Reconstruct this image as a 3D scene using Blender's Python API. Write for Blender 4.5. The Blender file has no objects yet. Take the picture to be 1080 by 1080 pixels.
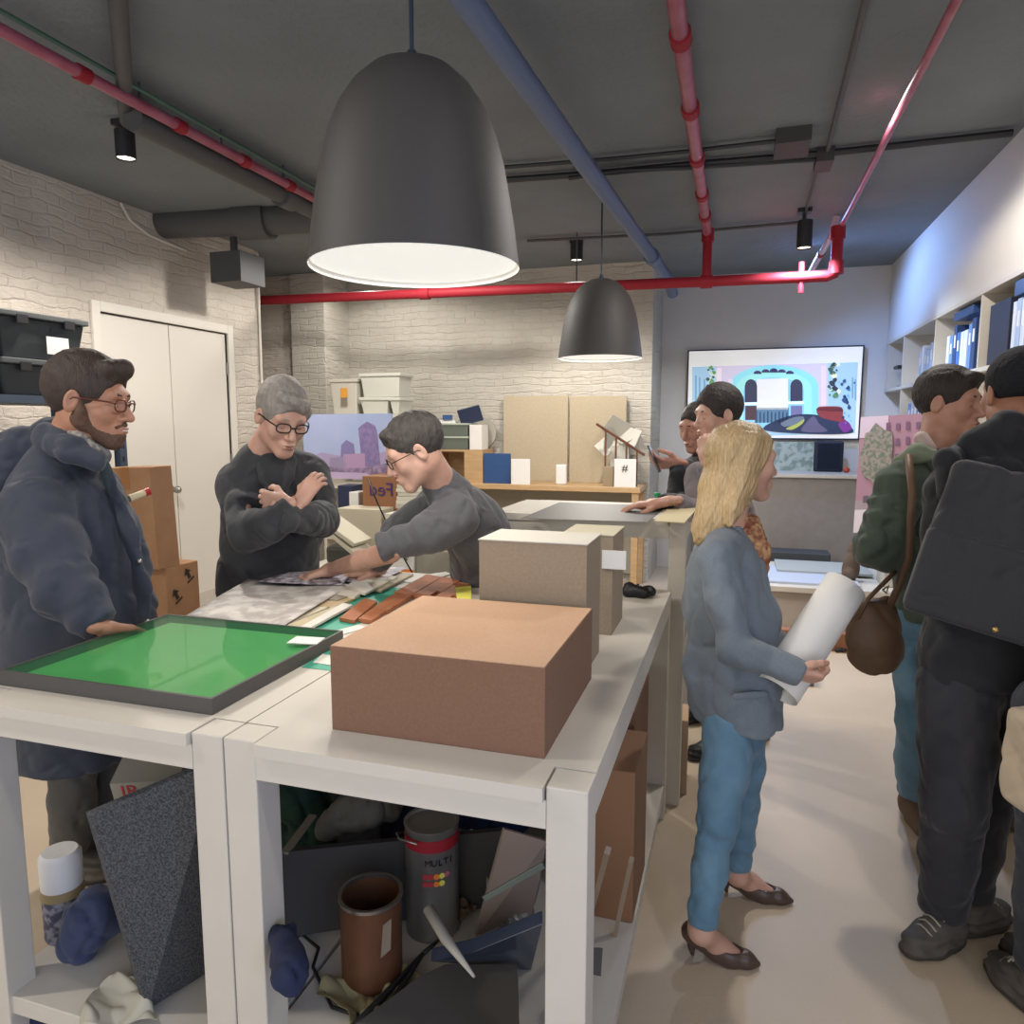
import bpy, math, random
import numpy as np
from mathutils import Vector, Matrix, Euler
random.seed(7)
SC = bpy.context.scene
COL = SC.collection
PI = math.pi
# ---------------------------------------------------------------- camera model (eye height 1.62 m, room axes: +y into the room)
F = 765.0; PITCH = math.atan(93 / F); YAW = math.atan(240 / math.hypot(F, 93)); H = 1.62
_f = np.array([-math.sin(YAW) * math.cos(PITCH), math.cos(YAW) * math.cos(PITCH), -math.sin(PITCH)])
_r = np.array([math.cos(YAW), math.sin(YAW), 0.0]); _u = np.cross(_r, _f); CAM = np.array([0, 0, H])
def ray(x, y): return _f * F + _r * (x - 540) - _u * (y - 540)
def atZ(x, y, z): r = ray(x, y); return CAM + r * (z - H) / r[2]
def atY(x, y, Y): r = ray(x, y); return CAM + r * Y / r[1]
def atX(x, y, X): r = ray(x, y); return CAM + r * X / r[0]
def atD(x, y, d): return CAM + ray(x, y) * (d / F)
cd = bpy.data.cameras.new('camera'); cam = bpy.data.objects.new('camera', cd); COL.objects.link(cam)
cd.sensor_width = 36; cd.lens = 36 * F / 1080; cd.clip_start = .02
cam.location = (0, 0, H); cam.rotation_euler = (PI / 2 - PITCH, 0, YAW); SC.camera = cam
SC.view_settings.view_transform = 'Standard'; SC.view_settings.look = 'None'
SC.view_settings.gamma = 1; SC.view_settings.use_curve_mapping = False; SC.view_settings.exposure = 0.0

# ---------------------------------------------------------------- materials
def lin(h):
    if isinstance(h, str):
        h = h.lstrip('#'); c = [int(h[i:i + 2], 16) / 255 for i in (0, 2, 4)]
    else: c = list(h)
    return tuple((x / 12.92 if x <= .04045 else ((x + .055) / 1.055) ** 2.4) for x in c) + (1,)
_M = {}
def mat(name, col, rough=.7, metal=0, col2=None, nscale=20, bump=0, bscale=80, var=.5, emit=0, spec=.4, stretch=None, wave=None, brick=None, trans=0, coat=0, detail=4, alpha=1, sheen=0, bdist=.01, wrk=0):
    if name in _M: return _M[name]
    m = bpy.data.materials.new(name); m.use_nodes = True; nt = m.node_tree; N = nt.nodes; L = nt.links
    b = N['Principled BSDF']; c = lin(col)
    b.inputs['Base Color'].default_value = c; b.inputs['Roughness'].default_value = rough
    b.inputs['Metallic'].default_value = metal; b.inputs['Specular IOR Level'].default_value = spec
    if trans: b.inputs['Transmission Weight'].default_value = trans
    if coat: b.inputs['Coat Weight'].default_value = coat; b.inputs['Coat Roughness'].default_value = .08
    if sheen: b.inputs['Sheen Weight'].default_value = sheen; b.inputs['Sheen Roughness'].default_value = .5
    if alpha < 1: b.inputs['Alpha'].default_value = alpha
    tc = N.new('ShaderNodeTexCoord'); mp = N.new('ShaderNodeMapping'); L.new(tc.outputs['Object'], mp.inputs[0])
    if stretch: mp.inputs['Scale'].default_value = stretch
    if emit:
        b.inputs['Emission Color'].default_value = c; b.inputs['Emission Strength'].default_value = emit
    if col2 is not None:
        n = N.new('ShaderNodeTexNoise'); n.inputs['Scale'].default_value = nscale; n.inputs['Detail'].default_value = detail
        L.new(mp.outputs[0], n.inputs[0])
        r = N.new('ShaderNodeValToRGB'); r.color_ramp.elements[0].color = c; r.color_ramp.elements[1].color = lin(col2)
        r.color_ramp.elements[0].position = .5 - var / 2; r.color_ramp.elements[1].position = .5 + var / 2
        L.new(n.outputs[0], r.inputs[0]); L.new(r.outputs[0], b.inputs['Base Color'])
    h = None
    if bump:
        n2 = N.new('ShaderNodeTexNoise'); n2.inputs['Scale'].default_value = bscale; n2.inputs['Detail'].default_value = 3
        L.new(mp.outputs[0], n2.inputs[0]); bp = N.new('ShaderNodeBump'); bp.inputs['Strength'].default_value = bump
        bp.inputs['Distance'].default_value = bdist; L.new(n2.outputs[0], bp.inputs['Height']); L.new(bp.outputs[0], b.inputs['Normal']); h = bp
    if wrk:
        n4 = N.new('ShaderNodeTexNoise'); n4.inputs['Scale'].default_value = 9; n4.inputs['Detail'].default_value = 5; n4.inputs['Distortion'].default_value = 1.2; n4.noise_type = 'RIDGED_MULTIFRACTAL'
        L.new(tc.outputs['Object'], n4.inputs[0]); b4 = N.new('ShaderNodeBump'); b4.inputs['Strength'].default_value = wrk; b4.inputs['Distance'].default_value = .035; b4.invert = True
        L.new(n4.outputs[0], b4.inputs['Height'])
        if h: L.new(h.outputs[0], b4.inputs['Normal'])
        L.new(b4.outputs[0], b.inputs['Normal']); h = b4
    if wave:
        w = N.new('ShaderNodeTexWave'); w.inputs['Scale'].default_value = wave[0]; w.inputs['Distortion'].default_value = wave[1]
        w.bands_direction = wave[3] if len(wave) > 3 else 'X'
        L.new(mp.outputs[0], w.inputs[0]); bw = N.new('ShaderNodeBump'); bw.inputs['Strength'].default_value = wave[2]; bw.inputs['Distance'].default_value = .01
        L.new(w.outputs[1], bw.inputs['Height'])
        if h: L.new(h.outputs[0], bw.inputs['Normal'])
        L.new(bw.outputs[0], b.inputs['Normal'])
    if brick:
        # painted brick relief; brick=(axis_for_u) -> vector (u, z)
        sx = N.new('ShaderNodeSeparateXYZ'); L.new(tc.outputs['Object'], sx.inputs[0])
        cx = N.new('ShaderNodeCombineXYZ'); L.new(sx.outputs[brick], cx.inputs[0]); L.new(sx.outputs['Z'], cx.inputs[1])
        nn = N.new('ShaderNodeTexNoise'); nn.inputs['Scale'].default_value = 5; nn.inputs['Detail'].default_value = 5; L.new(tc.outputs['Object'], nn.inputs[0])
        mx = N.new('ShaderNodeMixRGB'); mx.blend_type = 'LINEAR_LIGHT'; mx.inputs[0].default_value = .045
        L.new(cx.outputs[0], mx.inputs[1]); L.new(nn.outputs['Color'], mx.inputs[2])
        bt = N.new('ShaderNodeTexBrick'); bt.inputs['Scale'].default_value = 1; bt.inputs['Brick Width'].default_value = .21
        bt.inputs['Row Height'].default_value = .072; bt.inputs['Mortar Size'].default_value = .009; bt.inputs['Mortar Smooth'].default_value = .7
        bt.inputs['Color1'].default_value = (1, 1, 1, 1); bt.inputs['Color2'].default_value = (.7, .7, .7, 1); bt.inputs['Mortar'].default_value = (0, 0, 0, 1)
        L.new(mx.outputs[0], bt.inputs[0])
        n3 = N.new('ShaderNodeTexNoise'); n3.inputs['Scale'].default_value = 14; n3.inputs['Detail'].default_value = 8; n3.inputs['Roughness'].default_value = .7
        m3 = N.new('ShaderNodeMapping'); m3.inputs['Scale'].default_value = (.5, .5, 1.6); L.new(tc.outputs['Object'], m3.inputs[0]); L.new(m3.outputs[0], n3.inputs[0])
        ad = N.new('ShaderNodeMath'); ad.operation = 'MULTIPLY_ADD'; L.new(n3.outputs[0], ad.inputs[0]); ad.inputs[1].default_value = 3.4; L.new(bt.outputs[0], ad.inputs[2])
        bb = N.new('ShaderNodeBump'); bb.inputs['Strength'].default_value = .7; bb.inputs['Distance'].default_value = .012
        L.new(ad.outputs[0], bb.inputs['Height']); L.new(bb.outputs[0], b.inputs['Normal'])
    _M[name] = m; return m

# ---------------------------------------------------------------- mesh builder
class MB:
    def __init__(s): s.v = []; s.f = []; s.m = []; s.T = Matrix.Identity(4); s.mi = 0
    def add(s, vs, fs):
        o = len(s.v); T = s.T
        s.v += [tuple(T @ Vector(v)) for v in vs]; s.f += [tuple(i + o for i in f) for f in fs]; s.m += [s.mi] * len(fs); return s
    def box(s, x0, x1, y0, y1, z0, z1):
        return s.add([(x0, y0, z0), (x1, y0, z0), (x1, y1, z0), (x0, y1, z0), (x0, y0, z1), (x1, y0, z1), (x1, y1, z1), (x0, y1, z1)],
                     [(0, 3, 2, 1), (4, 5, 6, 7), (0, 1, 5, 4), (1, 2, 6, 5), (2, 3, 7, 6), (3, 0, 4, 7)])
    def prism(s, poly, z0, z1):   # poly in xy
        n = len(poly)
        return s.add([(x, y, z0) for x, y in poly] + [(x, y, z1) for x, y in poly],
                     [tuple(range(n - 1, -1, -1)), tuple(range(n, 2 * n))] + [(i, (i + 1) % n, n + (i + 1) % n, n + i) for i in range(n)])
    def quad(s, P, th, n=None):   # slab over four points, thickness along the normal
        P = [Vector(p) for p in P]; n = Vector(n) if n else (P[1] - P[0]).cross(P[3] - P[0]).normalized()
        k = len(P)
        return s.add([tuple(p) for p in P] + [tuple(p + n * th) for p in P],
                     [tuple(range(k - 1, -1, -1)), tuple(range(k, 2 * k))] + [(i, (i + 1) % k, k + (i + 1) % k, k + i) for i in range(k)])
    def lathe(s, prof, c=(0, 0, 0), n=32, axis=None):
        M = Matrix.Translation(Vector(c))
        if axis is not None: M = M @ Vector((0, 0, 1)).rotation_difference(Vector(axis)).to_matrix().to_4x4()
        vs = []; fs = []
        for r, z in prof:
            for i in range(n): a = 2 * PI * i / n; vs.append(tuple(M @ Vector((r * math.cos(a), r * math.sin(a), z))))
        for j in range(len(prof) - 1):
            for i in range(n): a = j * n + i; b = j * n + (i + 1) % n; fs.append((a, b, b + n, a + n))
        return s.add(vs, fs)
    def cyl(s, a, b, r, r2=None, n=16):
        a = Vector(a); b = Vector(b); d = b - a; r2 = r if r2 is None else r2
        return s.lathe([(0.0001, 0), (r, 0), (r2, d.length), (0.0001, d.length)], a, n, d)
    def tube(s, pts, r, n=8):
        pts = [Vector(p) for p in pts]; R = r if isinstance(r, (list, tuple)) else [r] * len(pts)
        t0 = (pts[1] - pts[0]).normalized(); up = t0.orthogonal().normalized(); vs = []; fs = []
        for i, p in enumerate(pts):
            t = (pts[min(i + 1, len(pts) - 1)] - pts[max(i - 1, 0)]).normalized()
            up = (up - t * up.dot(t)).normalized(); w = t.cross(up)
            for k in range(n): a = 2 * PI * k / n; vs.append(tuple(p + (up * math.cos(a) + w * math.sin(a)) * R[i]))
        for i in range(len(pts) - 1):
            for k in range(n): a = i * n + k; b = i * n + (k + 1) % n; fs.append((a, b, b + n, a + n))
        fs.append(tuple(range(n - 1, -1, -1))); fs.append(tuple(range(len(vs) - n, len(vs))))
        return s.add(vs, fs)
    def sphere(s, c, r, n=16, sc=(1, 1, 1)):
        M = s.T; s.T = M @ Matrix.Translation(Vector(c)) @ Matrix.Diagonal((*sc, 1))
        s.lathe([(max(r * math.sin(PI * i / n), 1e-4), -r * math.cos(PI * i / n)) for i in range(n + 1)], n=n * 2); s.T = M; return s
    def grid(s, P, nu, nv, th=0):     # P(u,v)->point ; sheet, given thickness th downwards along z
        vs = [tuple(P(i / nu, j / nv)) for j in range(nv + 1) for i in range(nu + 1)]; w = nu + 1; n = len(vs)
        fs = [(j * w + i, j * w + i + 1, (j + 1) * w + i + 1, (j + 1) * w + i) for j in range(nv) for i in range(nu)]
        if th:
            vs += [(x, y, z - th) for x, y, z in vs]; fs += [tuple(k + n for k in f[::-1]) for f in list(fs)]
            e = [j for j in range(nu)]
            bd = [i for i in range(nu)] + [nu + w * j for j in range(nv)] + [nv * w + nu - i for i in range(nu)] + [w * (nv - j) for j in range(nv)]
            for q in range(len(bd)): a, b = bd[q], bd[(q + 1) % len(bd)]; fs.append((b, a, a + n, b + n))
        return s.add(vs, fs)
def rotT(loc, rz=0, rx=0, ry=0): return Matrix.Translation(Vector(loc)) @ Euler((rx, ry, rz)).to_matrix().to_4x4()
def wloc(o):
    v = Vector((0, 0, 0))
    while o is not None: v += o.location; o = o.parent
    return v
def props(o, label=None, cat=None, group=None, kind=None):
    for k, v in (('label', label), ('category', cat), ('group', group), ('kind', kind)):
        if v: o[k] = v
    return o
def link_mesh(name, V, Fc, mats, parent=None, smooth=False, bevel=0, mi=None, label=None, cat=None, group=None, kind=None, auto=False):
    V = np.asarray(V, dtype=np.float32).reshape(-1, 3)
    if parent is not None: org = np.array(wloc(parent))
    else:
        lo = V.min(0); hi = V.max(0); org = np.array([(lo[0] + hi[0]) / 2, (lo[1] + hi[1]) / 2, lo[2]])
    me = bpy.data.meshes.new(name); V2 = V - org
    me.from_pydata(V2.tolist(), [], [tuple(f) for f in Fc]) if not isinstance(Fc, np.ndarray) else quadmesh(me, V2, Fc)
    for m in (mats if isinstance(mats, (list, tuple)) else [mats]): me.materials.append(m)
    if mi is not None and any(mi): me.polygons.foreach_set('material_index', mi)
    me.polygons.foreach_set('use_smooth', [bool(smooth)] * len(me.polygons))
    me.update(); o = bpy.data.objects.new(name, me); COL.objects.link(o)
    if parent is not None: o.parent = parent
    else: o.location = org
    if bevel:
        b = o.modifiers.new('bevel', 'BEVEL'); b.width = bevel; b.segments = 2; b.limit_method = 'ANGLE'; b.angle_limit = .6
    if auto: me.set_sharp_from_angle(angle=.7)
    return props(o, label, cat, group, kind)
def quadmesh(me, V, Q):
    me.vertices.add(len(V)); me.vertices.foreach_set('co', V.astype(np.float32).ravel())
    k = Q.shape[1]; me.loops.add(Q.size); me.loops.foreach_set('vertex_index', Q.astype(np.int32).ravel())
    me.polygons.add(len(Q)); me.polygons.foreach_set('loop_start', np.arange(0, Q.size, k, dtype=np.int32))
    me.update(calc_edges=True)
def obj(name, mb, m, parent=None, smooth=False, bevel=0, **k):
    if smooth == 'auto': return link_mesh(name, mb.v, mb.f, m, parent, True, bevel, mb.m, auto=True, **k)
    return link_mesh(name, mb.v, mb.f, m, parent, smooth, bevel, mb.m, **k)
def thing(name, label, cat, loc, group=None):
    o = bpy.data.objects.new(name, None); COL.objects.link(o); o.location = [float(c) for c in loc]; o.empty_display_size = .1
    bpy.context.view_layer.update(); return props(o, label, cat, group)
def struct(name, mb, m, parent=None, **k):
    return obj(name, mb, m, parent, kind='structure', **k)
def text(name, s, size, m, T, parent=None, ext=.0008, **k):      # writing as real mesh letters
    cu = bpy.data.curves.new(name, 'FONT'); cu.body = s; cu.size = size; cu.extrude = ext; cu.align_x = 'CENTER'; cu.align_y = 'CENTER'
    t = bpy.data.objects.new(name, cu); COL.objects.link(t); dg = bpy.context.evaluated_depsgraph_get()
    me = bpy.data.meshes.new_from_object(t.evaluated_get(dg)); V = [T @ v.co for v in me.vertices]; fs = [tuple(p.vertices) for p in me.polygons]
    bpy.data.objects.remove(t)
    return link_mesh(name, [tuple(v) for v in V], fs, m, parent, **k)
def frameT(o, x, y):   # matrix with local x along x, local y along y, at o
    x = Vector(x).normalized(); y = Vector(y); y = (y - x * y.dot(x)).normalized(); z = x.cross(y)
    M = Matrix((x, y, z)).transposed().to_4x4(); return Matrix.Translation(Vector(o)) @ M

# ---------------------------------------------------------------- palette
WHITE_BRICK_L = mat('painted brick left', '#cbc3b7', .85, col2='#b9b0a4', nscale=3, brick='Y')
WHITE_BRICK_B = mat('painted brick back', '#cbc6ba', .85, col2='#bdb7aa', nscale=3, brick='X')
PLASTER = mat('white plaster', '#cbc9c6', .8, bump=.15, bscale=120)
CEIL = mat('grey painted ceiling', '#787e84', .9, col2='#6a7075', nscale=1.3, bump=.35, bscale=25, bdist=.02)
FLOOR = mat('pale concrete floor', '#c2b19a', .5, col2='#b7a68f', nscale=2.2, bump=.12, bscale=160, detail=8)
WTABLE = mat('white painted wood', '#c4beb2', .5, col2='#c0baae', nscale=8, bump=.03, bscale=300)
WDOOR = mat('white painted door', '#cac5bb', .55, bump=.04, bscale=60)
DARKM = mat('black metal', '#2c2d31', .45, .2)
DARKG = mat('dark grey', '#3a3a3a', .6)
CHROME = mat('brushed steel', '#9c9a94', .3, .9)
WHITE = mat('white paper', '#d9d7d2', .7)
PAPER2 = mat('pale drawing paper', '#cfcac4', .7, col2='#b9b2b4', nscale=40, var=.25)
CARD = mat('cardboard', '#a07a58', .8, col2='#936e4e', nscale=10, bump=.08, bscale=200)
GREYCARD = mat('grey board', '#968671', .85, col2='#897a66', nscale=120, var=.6)
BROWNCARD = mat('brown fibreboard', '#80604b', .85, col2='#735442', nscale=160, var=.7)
RED = mat('red pipe paint', '#8c1f2a', .6, spec=.25)
PINKP = mat('red pipe sheathed', '#a06072', .35, col2='#8a3a4b', nscale=9)
BLUEP = mat('blue grey pipe paint', '#5a6884', .45)
DPIPE = mat('dark pipe paint', '#4b4b4c', .6)
WOOD = mat('pale wood', '#b99a72', .55, col2='#a5865f', nscale=6, stretch=(1, 8, 8), bump=.05)
DWOOD = mat('brown wood', '#6e4630', .5, col2='#5c3826', nscale=8)
TERRA = mat('terracotta', '#b0714d', .7, col2='#9c6040', nscale=30)
TEAL = mat('teal sheet', '#3f9c83', .5)
GREENP = mat('green board', '#58b266', .35, col2='#66bd5c', nscale=2)
NAVY = mat('navy plastic', '#27304a', .45)
BLUEB = mat('blue plastic', '#2c4a78', .4)
BEIGE = mat('beige board', '#b8ab93', .85, col2='#ab9d85', nscale=60)
CLEARW = mat('translucent white plastic', '#c9c9bd', .4)
YELLOW = mat('yellow', '#d6cf5a', .6); ORANGE = mat('orange', '#d77a2c', .6); GREENB = mat('bright green', '#2f9a5c', .5)
BLACK = mat('black', '#17171a', .5); SCREENBLK = mat('black glass', '#101218', .12, spec=.6)

# ---------------------------------------------------------------- room
XR, XL, YB, YT, ZC = 1.40, -4.30, 7.40, 8.30, 3.20
YF = -2.6
struct('floor', MB().box(-7, 3.2, YF, 9, -.1, 0), FLOOR)
struct('ceiling', MB().box(-7, 3.2, YF, 9, ZC, ZC + .12), CEIL)
# left wall with the door opening cut out
DY0, DY1, DZ = 4.10, 5.43, 2.40
m = MB(); m.box(XL - .15, XL, YF, DY0, 0, ZC).box(XL - .15, XL, DY1, 5.92, 0, ZC).box(XL - .15, XL, DY0, DY1, DZ, ZC)
struct('wall_left', m, WHITE_BRICK_L)
m = MB(); m.box(-6.9, -.85, YB, YB + .12, 0, ZC); m.box(-.97, -.85, YB + .12, YT, 0, ZC)
struct('wall_back', m, WHITE_BRICK_B)
struct('wall_recess', MB().box(-5.4, -4.62, 6.95, 7.05, 0, ZC).box(-5.5, -5.4, 5.9, 7.05, 0, ZC).box(-5.4, XL - .15, 5.80, 5.92, 0, ZC), WHITE_BRICK_L)
m = MB(); m.box(-.97, 2.0, YT, YT + .12, 0, ZC); struct('wall_far', m, PLASTER)
struct('trim_1', MB().box(-4.64, -4.22, 6.9, YB, 0, ZC), WHITE_BRICK_B, bevel=.012, label='white painted brick pier in the back left corner')
struct('wall_front', MB().box(-7, -4.45, YF - .1, YF, 0, ZC).box(-4.45, 3.2, YF - .1, YF, 2.75, ZC).box(-4.45, 3.2, YF - .1, YF, 0, .3), PLASTER)
# right wall: flush bulkhead above the shelf niche, added unseen window bay for the cool light
m = MB(); m.box(XR, XR + .12, .2, YT, 2.44, ZC).box(XR + .36, XR + .44, .2, YT, 0, ZC).box(XR, XR + .36, .2, .3, 0, 2.44)
m.box(XR, XR + .12, YF, .2, 2.8, ZC).box(XR, XR + .12, YF, .2, 0, .5)
struct('wall_right', m, PLASTER)
struct('added_window_1', MB().box(XR + .02, XR + .08, YF, YF + .06, .5, 2.8).box(XR + .02, XR + .08, .14, .2, .5, 2.8).box(XR + .02, XR + .08, -1.25, -1.19, .5, 2.8).box(XR + .02, XR + .08, YF, .2, .5, .56).box(XR + .02, XR + .08, YF, .2, 2.74, 2.8), DARKM)  # invented window frame, out of view, around the added cool lamp
# door
d = thing('door_1', None, None, (XL, (DY0 + DY1) / 2, 0)); d['kind'] = 'structure'
m = MB(); m.box(XL - .1, XL + .02, DY0 - .07, DY0, 0, DZ + .07).box(XL - .1, XL + .02, DY1, DY1 + .07, 0, DZ + .07).box(XL - .1, XL + .02, DY0, DY1, DZ, DZ + .07)
obj('door_frame', m, WDOOR, d, bevel=.004)
ym = (DY0 + DY1) / 2
for a, b in ((DY0 + .006, ym - .004), (ym + .004, DY1 - .006)):
    obj('door_leaf', MB().box(XL - .06, XL - .012, a, b, .02, DZ - .006), WDOOR, d, bevel=.003)
obj('door_kick_plate', MB().box(XL - .012, XL - .006, DY0 + .02, DY1 - .02, .03, .2), mat('kick plate', '#b9b3a8', .5), d)
m = MB(); m.cyl((XL - .012, ym - .07, 1.1), (XL + .03, ym - .07, 1.1), .012).sphere((XL + .055, ym - .07, 1.1), .03, 10).cyl((XL - .012, ym - .07, 1.1), (XL - .006, ym - .07, 1.1), .035)
obj('door_knob', m, CHROME, d, smooth=True)
for z in (.45, 1.25, 2.05): obj('hinge', MB().cyl((XL + .0, DY1 - .004, z), (XL + .0, DY1 - .004, z + .1), .009), CHROME, d, smooth='auto')
m = MB(); m.box(XL, XL + .015, YF, DY0 - .07, 0, .14).box(XL, XL + .015, DY1 + .07, 5.92, 0, .14)
struct('baseboard_left', m, WDOOR)

# ---------------------------------------------------------------- work tables
def work_table(x0, x1, y0, y1, h, label, shelf, grp, leg=.08, shelfz=.15):
    t = thing('work_table', label, 'table', ((x0 + x1) / 2, (y0 + y1) / 2, 0), grp)
    obj('tabletop', MB().box(x0 + leg + .004, x1 - leg - .004, y0 - .012, y1, h - .028, h).box(x0, x0 + leg + .004, y0 + leg + .002, y1 - leg - .002, h - .028, h - .0).box(x1 - leg - .004, x1, y0 + leg + .002, y1 - leg - .002, h - .028, h), WTABLE, t)
    obj('apron', MB().box(x0 + leg, x1 - leg, y0, y0 + .03, h - .085, h - .0285).box(x0 + leg, x1 - leg, y1 - .03, y1, h - .085, h - .0285).box(x0, x0 + .03, y0 + leg, y1 - leg, h - .085, h - .0285).box(x1 - .03, x1, y0 + leg, y1 - leg, h - .085, h - .0285), WTABLE, t)
    for a, b in ((x0, y0), (x1 - leg, y0), (x0, y1 - leg), (x1 - leg, y1 - leg)):
        obj('leg', MB().box(a, a + leg, b, b + leg, 0, h - .0005), WTABLE, t, bevel=.003)
    if shelf: obj('shelf', MB().box(x0 + .004, x1 - .004, y0 + .01, y1 - .01, shelfz - .05, shelfz), WTABLE, t, bevel=.002)
    return t
work_table(-1.825, -1.042, 1.24, 2.95, .95, 'long white work table with the green framed panel lying on it', True, None)
work_table(-1.038, -.24, 1.24, 2.95, .95, 'long white work table carrying the brown and grey box blocks', True, None)
ft = work_table(-1.03, -.19, 3.0, 3.56, 1.235, 'taller white counter table with a dark cutting mat on top', False, None, leg=.07)
obj('side_panel', MB().box(-.203, -.192, 3.08, 3.48, .70, 1.15), mat('grey side panel', '#8d8f92', .6), ft)

# ---------------------------------------------------------------- pendants
def pendant(c, zr, zt, label, power):
    t = thing('pendant_lamp', label, 'lamp', (c[0], c[1], zr), 'bell pendant lamps over the work tables')
    R = .288; Hh = .53
    prof = [(R, 0), (R * .985, .03), (R * .955, .10), (R * .91, .18), (R * .86, .26), (R * .79, .335), (R * .69, .405), (R * .56, .46), (R * .40, .503), (R * .22, .525), (.03, .53)]
    sh = MB().lathe([(a, b + zr) for a, b in prof], (c[0], c[1], 0), 64)
    obj('lamp_shade', sh, mat('charcoal lamp shade', '#3b3937', .6, bump=.1, bscale=300), t, smooth=True)
    inn = MB().lathe([(R - .001, zr - .001)] + [(max(a - .008, .01), b + zr - (.004 if b > .3 else 0)) for a, b in prof[1:]], (c[0], c[1], 0), 64)
    obj('reflector', inn, mat('white lamp reflector', '#f1efe8', .5), t, smooth=True)
    obj('diffuser', MB().lathe([(.001, zr + .014), (R - .006, zr + .014), (R - .006, zr + .02), (.001, zr + .02)], (c[0], c[1], 0), 48), mat('lamp diffuser', '#f4f6f4', .5, emit=.55), t)
    obj('cable', MB().cyl((c[0], c[1], zr + .55), (c[0], c[1], zt), .006), mat('lamp cable', '#24303c', .5), t, smooth='auto')
    obj('collar', MB().cyl((c[0], c[1], zr + .525), (c[0], c[1], zr + .56), .022, .012), mat('lamp cable', '#24303c', .5), t, smooth='auto')
    obj('ceiling_rose', MB().cyl((c[0], c[1], ZC - .03), (c[0], c[1], ZC), .05), DARKM, t, smooth='auto')
    L = bpy.data.lights.new('pendant_light', 'AREA'); L.shape = 'DISK'; L.size = .5; L.energy = power; L.color = (1, .93, .84)
    lo = bpy.data.objects.new('pendant_light', L); COL.objects.link(lo); lo.location = (c[0], c[1], zr + .008)
A = atD(437, 283, 2.0); B = atD(632, 379, 5.0)
pendant((-.87, 1.895), 2.046, ZC, 'large near charcoal bell pendant hanging over the front work tables', 9)
pendant((-.935, 5.04), 2.068, ZC, 'farther charcoal bell pendant hanging beyond the leaning man', 24)
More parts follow.
